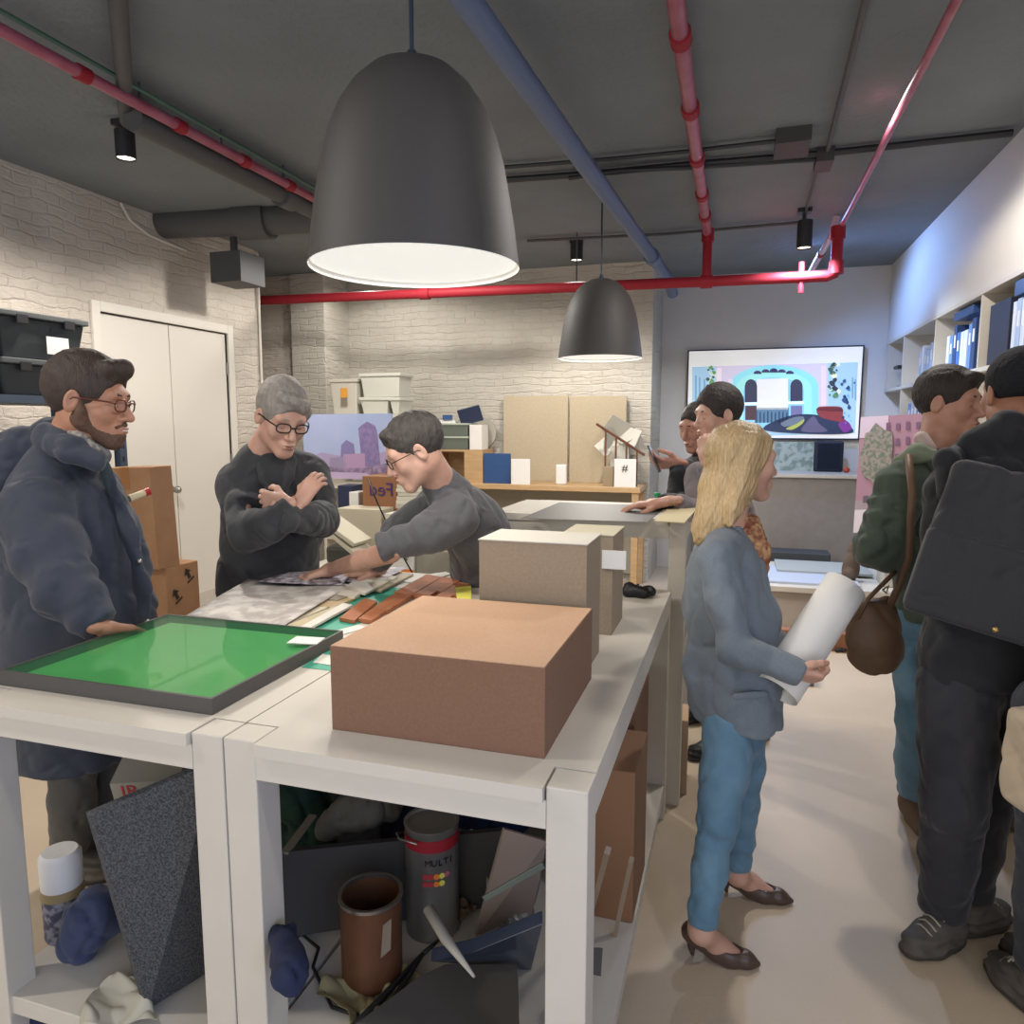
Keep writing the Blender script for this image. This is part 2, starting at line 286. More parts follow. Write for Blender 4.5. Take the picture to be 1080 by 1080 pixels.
# ---------------------------------------------------------------- organic shapes: signed-distance fields meshed by surface nets
def nrm(v): v = np.asarray(v, float); return v / (np.linalg.norm(v) + 1e-12)
def A3(v): return np.asarray(v, float)
class Field:
    def __init__(s, h): s.h = h; s.ops = []
    def _cap(s, a, b, ra, rb, n, flat):
        a = A3(a); b = A3(b); n = None if n is None else nrm(n)
        def f(P):
            ab = b - a; L2 = max(ab @ ab, 1e-9); t = np.clip(((P - a) @ ab) / L2, 0, 1); v = P - (a + t[..., None] * ab)
            if n is not None: v = v + (v @ n)[..., None] * n * (1 / flat - 1)
            r = ra + (rb - ra) * t; d = np.sqrt((v * v).sum(-1)) - r
            return d * (flat if n is not None and flat < 1 else 1) if n is not None else d
        R = max(ra, rb) * (max(1, flat) if n is not None else 1); return f, np.minimum(a, b) - R, np.maximum(a, b) + R
    def cap(s, a, b, ra, rb=None, n=None, flat=1, k=.02, mode='u'):
        f, lo, hi = s._cap(a, b, ra, ra if rb is None else rb, n, flat); s.ops.append((mode, f, lo, hi, k)); return s
    def chain(s, pts, rs, n=None, flat=1, k=.02, mode='u'):
        for i in range(len(pts) - 1):
            fl = flat[i] if isinstance(flat, (list, tuple)) else flat
            s.cap(pts[i], pts[i + 1], rs[i], rs[i + 1], n, fl, k, mode)
        return s
    def ell(s, c, r, R=None, k=.02, mode='u'):     # R: 3x3, columns = local axes
        c = A3(c); r = A3(r); R = np.eye(3) if R is None else np.asarray(R)
        def f(P):
            q = (P - c) @ R; k0 = np.sqrt(((q / r) ** 2).sum(-1)); k1 = np.sqrt(((q / r ** 2) ** 2).sum(-1)) + 1e-9
            return k0 * (k0 - 1) / k1
        m = max(r); s.ops.append((mode, f, c - m, c + m, k)); return s
    def box(s, c, r, R=None, rd=.01, k=.005, mode='u'):
        c = A3(c); r = A3(r); R = np.eye(3) if R is None else np.asarray(R)
        def f(P):
            q = np.abs((P - c) @ R) - (r - rd); return np.sqrt((np.maximum(q, 0) ** 2).sum(-1)) + np.minimum(q.max(-1), 0) - rd
        m = np.linalg.norm(r); s.ops.append((mode, f, c - m, c + m, k)); return s
    def cut(s, p, n, k=.004, near=None):            # removes the half-space on the +n side (within `near` of p)
        p = A3(p); n = nrm(n)
        def f(P): return -((P - p) @ n)
        if near is None: s.ops.append(('s', f, None, None, k))
        else:
            def g(P): return np.maximum(-((P - p) @ n), np.sqrt(((P - p) ** 2).sum(-1)) - near)
            s.ops.append(('s', g, p - near, p + near, k))
        return s
    def disp(s, fn): s.ops.append(('d', fn, None, None, 0)); return s
    def mesh(s, lo=None, hi=None, smooth=1):
        los = np.min([o[2] for o in s.ops if o[0] == 'u'], 0); his = np.max([o[3] for o in s.ops if o[0] == 'u'], 0)
        h = s.h; lo = los - 3 * h if lo is None else A3(lo); hi = his + 3 * h if hi is None else A3(hi)
        n = np.ceil((hi - lo) / h).astype(int) + 1
        ax = [lo[i] + h * np.arange(n[i]) for i in range(3)]
        D = np.full(n, .3, np.float32)
        for mode, f, a, b, k in s.ops:
            if a is None: sl = (slice(None),) * 3
            else:
                m = k + 2.5 * h + .01; i0 = np.clip(np.floor((a - m - lo) / h).astype(int), 0, n); i1 = np.clip(np.ceil((b + m - lo) / h).astype(int) + 1, 0, n)
                if (i1 <= i0).any(): continue
                sl = tuple(slice(i0[i], i1[i]) for i in range(3))
            P = np.stack(np.meshgrid(*[ax[i][sl[i]] for i in range(3)], indexing='ij'), -1)
            if mode == 'd':
                sel = np.abs(D) < .04; D[sel] += f(P[sel]).astype(np.float32); continue
            v = f(P).astype(np.float32); o = D[sl]
            if mode == 'u': hh = np.maximum(k - np.abs(o - v), 0) / max(k, 1e-6); D[sl] = np.minimum(o, v) - hh * hh * k * .25
            else: w = -v; hh = np.maximum(k - np.abs(o - w), 0) / max(k, 1e-6); D[sl] = np.maximum(o, w) + hh * hh * k * .25
        D[0] = D[-1] = .1; D[:, 0] = D[:, -1] = .1; D[:, :, 0] = D[:, :, -1] = .1
        I = D < 0; c = np.zeros(np.array(D.shape) - 1, np.int8)
        offs = [(i, j, k) for i in (0, 1) for j in (0, 1) for k in (0, 1)]
        for i, j, k in offs: c += I[i:i + c.shape[0], j:j + c.shape[1], k:k + c.shape[2]]
        idx = np.argwhere((c > 0) & (c < 8)); N = len(idx)
        if N == 0: return np.zeros((0, 3)), np.zeros((0, 4), int)
        vals = np.stack([D[idx[:, 0] + i, idx[:, 1] + j, idx[:, 2] + k] for i, j, k in offs], 1)
        acc = np.zeros((N, 3)); cnt = np.zeros(N)
        for p in range(8):
            for q in range(p + 1, 8):
                if sum(abs(A3(offs[p]) - A3(offs[q]))) != 1: continue
                a = vals[:, p]; b = vals[:, q]; x = (a < 0) != (b < 0); t = a[x] / (a[x] - b[x])
                acc[x] += A3(offs[p]) + t[:, None] * (A3(offs[q]) - A3(offs[p])); cnt[x] += 1
        V = lo + h * (idx + acc / cnt[:, None])
        im = np.full(c.shape, -1, np.int64); im[tuple(idx.T)] = np.arange(N)
        Q = []
        for axn in range(3):
            u, w = (axn + 1) % 3, (axn + 2) % 3
            s1 = [slice(None)] * 3; s2 = [slice(None)] * 3; s1[axn] = slice(0, -1); s2[axn] = slice(1, None)
            x = I[tuple(s1)] != I[tuple(s2)]; e = np.argwhere(x)
            ok = (e[:, u] > 0) & (e[:, w] > 0) & (e[:, u] < c.shape[u]) & (e[:, w] < c.shape[w]); e = e[ok]
            du = np.zeros(3, int); du[u] = 1; dw = np.zeros(3, int); dw[w] = 1
            g = lambda z: im[tuple(z.T)]
            q = np.stack([g(e - du - dw), g(e - dw), g(e), g(e - du)], 1)
            fl = I[tuple(e.T)]; q[~fl] = q[~fl][:, ::-1]; Q.append(q)
        Q = np.concatenate(Q); Q = Q[(Q >= 0).all(1)]
        for _ in range(smooth):
            S = np.zeros_like(V); C = np.zeros(N)
            for a in range(4):
                b = (a + 1) % 4
                np.add.at(S, Q[:, a], V[Q[:, b]]); np.add.at(C, Q[:, a], 1); np.add.at(S, Q[:, b], V[Q[:, a]]); np.add.at(C, Q[:, b], 1)
            V = V * .5 + .5 * S / np.maximum(C, 1)[:, None]
        return V, Q
def join(parts):
    V = []; Q = []; o = 0
    for v, q in parts: V.append(v); Q.append(q + o); o += len(v)
    return np.concatenate(V), np.concatenate(Q)
def fobj(name, fld, m, parent, smooth=1, **k):
    V, Q = join([f.mesh(smooth=smooth) for f in fld]) if isinstance(fld, list) else fld.mesh(smooth=smooth)
    return link_mesh(name, V, Q, m, parent, smooth=True, **k)
_rs = np.random.RandomState(3); _K = nrm(_rs.randn(3)); _W = _rs.randn(10, 3); _W /= np.linalg.norm(_W, axis=1)[:, None]; _PH = _rs.rand(10) * 6.28
def noise3(P, fr):
    v = 0
    for i in range(5):
        v = v + np.sin(P @ _W[i] * fr * (1 + .35 * i) + _PH[i] + 1.3 * np.sin(P @ _W[i + 5] * fr * .8 + _PH[i + 5]))
    return v / 3
def folds(fr, amp):       # soft cloth folds: ridged noise
    def f(P):
        n = noise3(P * A3((1, 1, .75)), fr); m = noise3(P[..., [1, 2, 0]] * A3((1.2, .7, 1)) + .7, fr * 1.7)
        return amp * (1.6 * np.maximum(1 - np.abs(n) * 1.5, 0) ** 2 + 1.1 * np.maximum(1 - np.abs(m) * 1.6, 0) ** 2 - .6 - .3 * noise3(P + .37, fr * .6))
    return f
def armfolds(c, ax, rad, fr, amp):   # rings of creases around a joint
    c = A3(c); ax = nrm(ax)
    def f(P):
        d = P - c; t = d @ ax; w = np.exp(-(d * d).sum(-1) / rad ** 2); return amp * w * np.sin(t * fr + 2.5 * noise3(P, 14))
    return f
def basis(fwd, up=(0, 0, 1)):        # columns: left... returns (right, fwd, up)
    f = nrm(fwd); u = A3(up); r = nrm(np.cross(f, u)); u = np.cross(r, f); return np.stack([r, f, u], 1)

# ---- skin, hair and cloth
SK = {'tan': mat('tan skin', '#a87a62', .5, col2='#9a6b55', nscale=18), 'fair': mat('fair skin', '#c39c88', .5, col2='#b78b78', nscale=18), 'pink': mat('pinkish skin', '#b98d7b', .5, col2='#ab7c6b', nscale=18)}
EYEW = mat('eye white', '#cfc8c0', .3); IRIS = mat('dark iris', '#2a1d16', .2); LIPM = mat('lips', '#98675b', .5)
def hairmat(n, c, c2): return mat(n, c, .6, col2=c2, nscale=60, stretch=(1, 1, .25), bump=.8, bscale=200, bdist=.006)

def head_field(C, B, s, neck, shape, h=.003):
    """C centre between the ears, B basis columns (right, forward, up)"""
    W = lambda x, y, z: C + s * (B @ A3((x, y, z)))
    f = Field(h)
    f.ell(W(0, -.012, .035), A3((.074, .096, .085)) * s, B, .03)
    f.ell(W(0, .025, -.02), A3((.064, .068, .088)) * s, B, .03)
    jw = shape.get('jaw', 1)
    for q in (-1, 1):
        f.cap(W(q * .046 * jw, .008, -.055), W(q * .014, .07, -.104), .024 * s, .018 * s, k=.03 * s)
        f.ell(W(q * .040, .064, -.022), A3((.024, .022, .026)) * s, B, .025 * s)
    f.ell(W(0, .076, -.103), A3((.022, .018, .018)) * s, B, .02 * s)
    f.cap(W(-.04, .077, .026), W(.04, .077, .026), .014 * s, k=.022 * s)
    for q in (-1, 1): f.ell(W(q * .031, .102, .002), A3((.019, .016, .012)) * s, B, .014 * s, 's')
    for q in (-1, 1): f.ell(W(q * .031, .078, .001), A3((.0135, .0125, .0115)) * s, B, .004 * s)
    nl = shape.get('nose', 1)
    f.cap(W(0, .088, .012), W(0, .108 + .010 * (nl - .5), -.032), .0085 * s, .0125 * s, k=.012 * s)
    for q in (-1, 1): f.ell(W(q * .012, .098, -.037), A3((.0085, .011, .008)) * s, B, .006 * s)
    f.ell(W(0, .088, -.068), A3((.026, .016, .018)) * s, B, .02 * s)
    f.ell(W(0, .101, -.063), A3((.021, .009, .0055)) * s, B, .005 * s)
    f.ell(W(0, .100, -.0735), A3((.018, .009, .0065)) * s, B, .005 * s)
    f.ell(W(0, .110, -.0682), A3((.020, .010, .0018)) * s, B, .003 * s, 's')
    for q in (-1, 1):
        E = B @ np.array(Euler((math.radians(-12), 0, q * math.radians(22))).to_matrix())
        f.ell(W(q * .079, -.006, -.002), A3((.010, .019, .033)) * s, E, .006 * s)
        f.ell(W(q * .088, -.002, .002), A3((.006, .011, .020)) * s, E, .004 * s, 's')
    f.chain([W(0, -.02, -.05), neck], [.056 * s, .062 * s], k=.03 * s)
    return f, W

def hair_short(W, B, s, line=.055, thick=.013, vol=0, h=.0035, part=0, back=-.07, quiff=None):
    f = Field(h)
    f.ell(W(0, -.016, .040 + vol * .3), A3((.077 + thick * .55, .098 + thick, .086 + thick + vol)) * s, B, .01)
    # the face side is cut away along a curved hairline, the neck along the nape
    f.ell(W(0, .125, -.045), A3((.105, .085, .105 + line * .35)) * s, B, .012 * s, 's')
    f.ell(W(0, .035, -.11), A3((.12, .062, .115)) * s, B, .012 * s, 's')
    f.cut(W(0, -.05, back), B @ A3((0, .25, -1)), k=.01)
    for q in (-1, 1): f.ell(W(q * .088, -.002, -.006), A3((.022, .021, .036)) * s, B, .006 * s, 's')
    if quiff: f.chain([W(*q[:3]) for q in quiff], [q[3] * s for q in quiff], k=.025)
    f.disp(lambda P: .0008 * noise3(P, 260) + .0012 * noise3(P, 90))
    return f

def hand_field(wr, d, pn, side, curl=.5, s=1, spread=.12, h=.003, thumb=.6, fing=None, elbow=None, er=.04, mid=None):
    """wr wrist, d direction of the hand, pn palm normal, side +1/-1: thumb along side*(d x pn)"""
    wr = A3(wr); d = nrm(d); pn = A3(pn); pn = nrm(pn - d * (pn @ d)); t = np.cross(d, pn) * side
    f = Field(h); P = lambda a, b, c: wr + s * (d * a + t * b + pn * c)
    off = [.030, .010, -.010, -.028]; Lm = [.092, .096, .090, .080]; Lf = [.072, .080, .074, .058]
    fc = fing if fing is not None else [curl] * 4
    for i in range(4):
        k0 = P(.005, off[i] * .55, 0); k1 = P(Lm[i], off[i], -.003)
        f.cap(k0, k1, .0155 * s, .0125 * s, k=.012)
        a = spread * (1.5 - i) * .35; dd = d * math.cos(a) + t * math.sin(a); p = k1; ang = 0; r = .0098 * s
        for j, (fl, m) in enumerate(((.46, .9), (.30, 1.1), (.24, .8))):
            ang += fc[i] * m; q = p + s * Lf[i] * fl * (dd * math.cos(ang) + pn * math.sin(ang)); f.cap(p, q, r, r * .9, k=.003); p = q; r *= .92
    a0 = P(.018, .022, .006); a1 = P(.052, .050, .012 + .012 * thumb); a2 = P(.082, .058 - .01 * thumb, .018 + .022 * thumb); a3 = P(.104, .058 - .02 * thumb, .022 + .034 * thumb)
    f.chain([a0, a1, a2, a3], [.017 * s, .0125 * s, .0108 * s, .0092 * s], k=.008)
    if elbow is not None:
        e = A3(elbow)
        f.chain([P(.01, 0, 0), wr - d * .015], [.026 * s, .026 * s], n=pn, flat=.72, k=.02)
        f.chain([wr, wr + (e - wr) * .55, e], [.0265 * s, er * .95, er], k=.02)
    else: f.chain([P(.01, 0, 0), wr - d * .03], [.025 * s, .025 * s], n=pn, flat=.78, k=.02)
    return f

def shoe_field(heel, toe, up=(0, 0, 1), s=1, h=.005, kind='sneaker'):
    heel = A3(heel); toe = A3(toe); d = nrm(toe - heel); u = A3(up); r = nrm(np.cross(d, u)); L = np.linalg.norm(toe - heel)
    R = np.stack([r, d, u], 1); f = Field(h); P = lambda a, b, c: heel + d * a * L + r * b + u * c
    w = .046 if kind == 'sneaker' else .039
    hh = .075 if kind == 'sneaker' else .06
    f.chain([P(.15, 0, .05), P(.55, 0, .043), P(.86, .0, .038)], [w * .9, w, w * .83], n=u, flat=.8, k=.03)
    f.chain([P(.16, 0, hh), P(.42, 0, hh * .92)], [.042, .038], k=.03)
    f.chain([P(.18, 0, .03), P(.55, 0, .022), P(.84, 0, .022)], [w * .95, w * 1.05, w * .9], n=u, flat=.45, k=.01)
    f.cut(P(.5, 0, 0.002), (0, 0, -1), k=.003)
    if kind == 'sneaker': f.disp(lambda Q: .003 * np.sin((Q @ u) * 180 + 2 * noise3(Q, 30)))
    return f, P, R

def shoe(heel, toe, m, parent, kind='sneaker', sole='#2e2a27', lace=None, **k):
    f, P, R = shoe_field(heel, toe, kind=kind, **k); o = fobj('shoe' if kind != 'boot' else 'boot', f, m, parent)
    r = Field(.005); u = A3((0, 0, 1)); w = .046 if kind == 'sneaker' else .041
    r.chain([P(.10, 0, .014), P(.3, 0, .014), P(.6, 0, .014), P(.88, 0, .014)], [w * .92, w * 1.0, w * 1.16, w * .92], n=u, flat=.42, k=.01); r.cut(P(.5, 0, .001), (0, 0, -1), k=.002)
    fobj('sole', r, mat('sole ' + sole, sole, .7), o)
    if lace:
        for q in (.46, .54, .62, .70):
            mb = MB(); z = .119 - (q - .46) * .16; mb.tube([P(q, -.03, z - .012), P(q + .015, -.01, z), P(q, .012, z), P(q + .015, .03, z - .012)], .003, 5); obj('lace', mb, mat('lace ' + lace, lace, .8), o, smooth=True)
    return o
def glasses(W, B, s, m, parent, rim=.0022, rad=.021):
    mb = MB()
    for q in (-1, 1):
        pts = []
        for i in range(25):
            a = 2 * PI * i / 24; ca, sa = math.cos(a), math.sin(a); e = .72
            pts.append(W(q * .033 + rad * 1.15 * abs(ca) ** e * (1 if ca > 0 else -1), .108 - .010 * abs(q * .033 + rad * ca) / .055, .0 + rad * .78 * abs(sa) ** e * (1 if sa > 0 else -1)))
        mb.tube(pts, rim * s, 6)
        mb.tube([W(q * .058, .100, .006), W(q * .072, .07, .008), W(q * .083, .0, .008), W(q * .083, -.02, -.006)], rim * s, 6)
    mb.tube([W(-.010, .109, .004), W(0, .113, .007), W(.010, .109, .004)], rim * s, 6)
    obj('eyeglasses', mb, m, parent, smooth=True)
def eyes(W, B, s, parent, look=(0, 0)):
    for q in (-1, 1):
        M = Matrix(B.tolist()).to_4x4(); mb = MB(); mb.T = Matrix.Translation(Vector(W(q * .031, .0835, -.001))) @ M; mb.sphere((0, 0, 0), .0088 * s, 10, (1.2, 1, .42)); obj('eye', mb, EYEW, parent, smooth=True)
        mb = MB(); mb.T = Matrix.Translation(Vector(W(q * .031 + look[0] * .002, .0880, -.001))) @ M; mb.sphere((0, 0, 0), .0046 * s, 8, (1, 1.05, .78)); obj('iris', mb, IRIS, parent, smooth=True)
def lids(W, B, s, parent):       # lowered eyelids: a dark lash line over each eye
    for q in (-1, 1):
        pts = [W(q * .031 + dx, .0785 + .0125 * math.sqrt(max(.63 - (dx / .0145) ** 2, .02)), -.0062 + 1.5 * dx * dx / .012 * .2) for dx in (-.0105, -.008, -.004, 0, .004, .008, .0105)]
        obj('eyelashes', MB().tube(pts, .0013 * s, 6), mat('lash', '#241a16', .6), parent, smooth=True)
def brows(W, B, s, m, parent, th=.0042):
    f = Field(.0025)
    for q in (-1, 1): f.chain([W(q * .014, .092, .027), W(q * .032, .0905, .029), W(q * .050, .078, .021)], [th * s, th * s, th * .6 * s], k=.003)
    fobj('eyebrows', f, m, parent)
def lips(W, B, s, parent, m=None):
    f = Field(.002)
    f.ell(W(0, .1022, -.0632), A3((.019, .0085, .0045)) * s, B, .002); f.ell(W(0, .1015, -.0733), A3((.0165, .0088, .0055)) * s, B, .002)
    f.ell(W(0, .112, -.0682), A3((.020, .010, .0016)) * s, B, .002, 's'); fobj('lips', f, m or LIPM, parent)
# ---------------------------------------------------------------- people
J = atD
_fh = np.array([-math.sin(YAW), math.cos(YAW), 0])
def CD(a, b, c=0): return nrm(a * _r + b * _fh + c * A3((0, 0, 1)))   # right, away, up as seen from where the photographer stands
def G(x, y): return atZ(x, y, 0)
def mid(a, b, t=.5): return A3(a) * (1 - t) + A3(b) * t

def person(label, loc, skin, C, fwd, s, up, neck, sh, el, wr, hip, kn, an, chestn, waist, hands, shape={}, group=None, slim=1.0, spine=None):
    """one body: head, neck, trunk, arms, hands and legs in one mesh. sh/el/... = (near, far)"""
    t = thing('person', label, 'person', (loc[0], loc[1], 0), group)
    B = basis(fwd, up); C = A3(C)
    hf, W = head_field(C, B, s, neck, shape)
    bf = Field(.012); k = slim
    chest = mid(sh[0], sh[1]) - A3((0, 0, .10)); pel = mid(hip[0], hip[1])
    bf.chain([A3(neck), mid(neck, chest if spine is None else spine[0])], [.055, .06], k=.03)
    if spine is not None: bf.chain(spine, [.09] * len(spine), n=chestn, flat=.8, k=.04)
    else: bf.chain([chest + A3((0, 0, .04)), chest - A3((0, 0, .08)), waist, pel], [.125 * k, .12 * k, .105 * k, .125 * k], n=chestn, flat=.7, k=.05)
    for i in (0, 1):
        bf.chain([mid(neck, mid(sh[0], sh[1]), .6), sh[i]], [.04, .04], k=.03)
        bf.chain([sh[i], el[i], wr[i]], [.038, .028, .022], k=.01)
        bf.chain([hip[i], kn[i], an[i] + A3((0, 0, .03))], [.06 * k, .035 * k, .026], k=.02)
    parts = [hf, bf] + [h for h in hands if h is not None]
    fobj('body', parts, SK[skin], t)
    return t, W, B

def garment(h, neck, sh, el, wr, pel, hem, n, rc=.165, rw=.15, rh=.17, flat=.66, ra=(.075, .062, .045), shr=.075, sleeve=1.0, k=.05, traps=.055, waist=None):
    f = Field(h); chest = mid(sh[0], sh[1]) - A3((0, 0, .09)); w = waist if waist is not None else mid(chest, pel, .55)
    f.chain([chest + A3((0, 0, .05)), chest - A3((0, 0, .06)), w, pel, hem], [rc * .92, rc, rw, rh, rh * 1.04], n=n, flat=flat, k=k)
    for i in (0, 1):
        f.chain([neck, sh[i]], [traps, shr * .8], k=k * .8)
        e = el[i]; q = mid(e, wr[i], sleeve)
        f.chain([sh[i], mid(sh[i], e), e, q], [shr, ra[0], ra[1], ra[2]], k=.025)
        f.cut(q, A3(wr[i]) - A3(e), k=.006, near=ra[2] * 1.9)
    f.cut(hem, (0, 0, -1), k=.01)
    return f
def trousers(hip, kn, an, r=(.1, .066, .05), cuff=.0, h=.008, top=None, k=.04, pelr=.13, n=None):
    f = Field(h); p = mid(hip[0], hip[1])
    f.chain([p + A3((0, 0, .08)), p], [pelr * .95, pelr], n=n, flat=.72, k=.04)
    for i in (0, 1):
        f.chain([hip[i], mid(hip[i], kn[i]), kn[i], mid(kn[i], an[i]), an[i]], [r[0], (r[0] + r[1]) * .52, r[1], (r[1] + r[2]) * .52, r[2]], k=.02)
        f.cut(A3(an[i]) - A3((0, 0, .0)), A3(an[i]) - A3(kn[i]), k=.006, near=.12)
        f.disp(armfolds(kn[i], A3(an[i]) - A3(kn[i]), .10, 95, .003)); f.disp(armfolds(an[i], A3(an[i]) - A3(kn[i]), .11, 80, .004))
    f.disp(folds(16, .0035)); return f

CLOTH = lambda n, c, c2=None, **k: mat(n, c, k.pop('rough', .85), col2=c2 or c, nscale=k.pop('nscale', 60), bump=k.pop('bump', .15), bscale=k.pop('bscale', 400), sheen=k.pop('sheen', .12), wrk=k.pop('wrk', .45), **k)
JEANS = CLOTH('blue denim', '#48697f', '#6b8da3', nscale=6)
PARKA = CLOTH('navy parka cloth', '#363b48', '#30353f', nscale=6)
def pair(a, b): return [A3(a), A3(b)]

# ================= woman in grey blazer
C = J(783, 487, 2.30); nk = J(766, 551, 2.30)
sh = pair(J(756, 590, 2.17), J(772, 582, 2.43)); el = pair(J(776, 683, 2.10), J(808, 672, 2.46)); wr = pair(J(834, 707, 2.05), J(836, 690, 2.30))
hip = pair(J(771, 765, 2.23), J(782, 760, 2.37)); kn = pair(J(756, 868, 2.17), J(781, 852, 2.44)); an = pair(J(740, 975, 2.15), J(778, 916, 2.46))
cn = CD(1, .1); hn = hand_field(wr[0], CD(1, -.1, -.25), CD(-.1, .6, .8), 1, 1.0, .82); hfar = hand_field(wr[1], CD(.9, -.5, .1), CD(0, -.3, .9), -1, 1.0, .82)
# feet inside the pumps
def pump_foot(heel_g, toe_g, ankle):
    f = Field(.004); d = nrm(toe_g - heel_g); f.chain([ankle, ankle - A3((0, 0, .02)), mid(heel_g, toe_g, .42) + A3((0, 0, .05)), mid(heel_g, toe_g, .72) + A3((0, 0, .022))], [.032, .033, .029, .022], k=.03)
    f.chain([ankle + A3((0, 0, .06)), ankle], [.028, .031], k=.02)
    return f
hg = [G(727, 1007), G(763, 941)]; tg = [G(797, 1020), G(832, 953)]
feet = [pump_foot(hg[i], tg[i], an[i] + A3((0, 0, -.0))) for i in (0, 1)]
t, W, B = person('woman with long blonde hair in grey blazer and blue jeans holding a paper roll', mid(an[0], an[1]), 'fair', C, CD(1, .18, -.04), .98, (0, 0, 1), nk, sh, el, wr, hip, kn, an, cn, J(772, 680, 2.3), [hn, hfar] + feet, {'nose': .9, 'jaw': .9}, slim=.85)
WOMAN = t
f = garment(.006, nk - A3((0, 0, .03)), sh, el, wr, J(775, 705, 2.3), J(776, 757, 2.3), cn, rc=.150, rw=.138, rh=.170, flat=.74, ra=(.054, .05, .040), shr=.062, sleeve=1.22, traps=.045)
f.chain([J(745, 680, 2.3), J(730, 708, 2.3), J(738, 738, 2.3)], [.05, .022, .03], k=.05)     # back vent flaring out
f.chain([J(790, 600, 2.28), J(804, 650, 2.26), J(802, 700, 2.26)], [.035, .04, .045], k=.05)
f.cut(J(776, 757, 2.3), (0, 0, -1), k=.006)
f.disp(armfolds(el[0], wr[0] - el[0], .09, 90, .005)); f.disp(folds(13, .004))
fobj('blazer', f, CLOTH('grey blue wool', '#707982', '#656e77', nscale=250), t)
mb = MB(); 
f = Field(.004); f.chain([J(776, 735, 2.095), J(806, 732, 2.11)], [.012, .012], n=CD(0, 1), flat=.35, k=.01); fobj('pocket_flap', f, CLOTH('grey blue wool', '#707982', '#656e77'), t)
f = Field(.005); f.chain([J(778, 560, 2.24), J(797, 600, 2.22), J(812, 645, 2.22), J(814, 672, 2.22)], [.018, .03, .022, .012], n=CD(-.3, 1), flat=.3, k=.01); fobj('lapel', f, CLOTH('grey blue wool', '#7d8790'), t)
f = trousers(hip, kn, an, r=(.086, .057, .044), pelr=.118, n=cn, h=.006); fobj('jeans', f, JEANS, t)
f = Field(.005); f.chain([J(790, 552, 2.28), J(797, 575, 2.27), J(802, 600, 2.26)], [.035, .04, .025], k=.02); f.disp(folds(45, .008)); fobj('scarf', f, mat('rust patterned scarf', '#7d4a35', .8, col2='#b08a62', nscale=38, var=.15), t)
# long straight hair
f = Field(.004); M = lambda x, y, z: W(x, y, z)
f.ell(M(0, -.014, .036), A3((.086, .108, .094)), B, .01)
f.ell(M(0, .105, -.045), A3((.13, .072, .108)), B, .02, 's'); 
f.chain([J(778, 480, 2.30), J(770, 512, 2.29), J(756, 545, 2.28), J(745, 566, 2.27)], [.080, .074, .052, .024], n=CD(1, 0), flat=1.0, k=.03)
f.chain([J(790, 468, 2.24), J(782, 505, 2.235), J(774, 535, 2.22), J(771, 553, 2.21)], [.030, .036, .026, .010], k=.025)
f.chain([J(765, 480, 2.34), J(757, 515, 2.32), J(742, 556, 2.30), J(737, 572, 2.29)], [.060, .055, .03, .012], k=.03)
_ax = nrm(J(745, 566, 2.28) - J(778, 480, 2.3)); _s1 = nrm(np.cross(_ax, CD(0, 1))); _s2 = np.cross(_ax, _s1)
f.disp(lambda P: .0013 * np.sin((P @ _s1) * 420 + 1.2 * noise3(P, 6)) + .0012 * np.sin((P @ _s2) * 380 + 1.2 * noise3(P, 5)) + .002 * np.sin((P @ _s1) * 110 + 1.5 * noise3(P, 4)))
fobj('hair', f, mat('blonde hair', '#8f7145', .42, col2='#c9b28a', nscale=230, stretch=(1, 1, .035), var=.7, bump=.35, bscale=300), t)
eyes(W, B, .98, t); brows(W, B, .98, mat('light brows', '#8a6a45', .8), t, .003); lips(W, B, .98, t)
# pumps
PUMP = mat('brown leather pump', '#4c3d35', .35)
for i in (0, 1):
    h0, t0 = hg[i], tg[i]; d = nrm(t0 - h0); L = np.linalg.norm(t0 - h0); Z = A3((0, 0, 1)); r_ = np.cross(d, Z); P = lambda a, c, b=0: h0 + d * a * L + Z * c + r_ * b
    f = Field(.0035)
    f.chain([P(.03, .078), P(.2, .066), P(.42, .038), P(.62, .022), P(.86, .018), P(1.03, .012)], [.033, .035, .036, .035, .026, .009], k=.015)
    f.cut(P(.62, .001), -Z, k=.002)
    f.chain([P(.12, .112), P(.38, .085), P(.60, .060), P(.68, .052)], [.027, .030, .026, .02], k=.008, mode='s')
    f.chain([P(.30, -.012), P(.45, -.02)], [.030, .02], k=.01, mode='s')
    pm = fobj('pump', f, PUMP, t)
    f = Field(.003); f.chain([P(.02, .06), P(.03, .03), P(.05, .0)], [.02, .010, .006], k=.01); f.cut(P(0, .001), -Z); fobj('heel', f, PUMP, pm)
# rolled drawing sheet in her hands
a, b = J(822, 722, 2.12), J(888, 620, 2.22); ax = nrm(b - a); sd = nrm(np.cross(ax, CD(0, 1))); nn = np.cross(ax, sd)
def sheet(u, v):
    th = u * 5.2 - 1.2; rr = .052 + .016 * u; return a - ax * .02 + ax * v * (np.linalg.norm(b - a) + .03) + rr * (sd * math.cos(th) * 1.1 + nn * math.sin(th))
mb = MB().grid(sheet, 40, 4); o = obj('drawing_roll', mb, WHITE, None, smooth=True, label='large rolled white drawing sheet held by the blonde woman', cat='paper roll'); md = o.modifiers.new('t', 'SOLIDIFY'); md.thickness = .0012

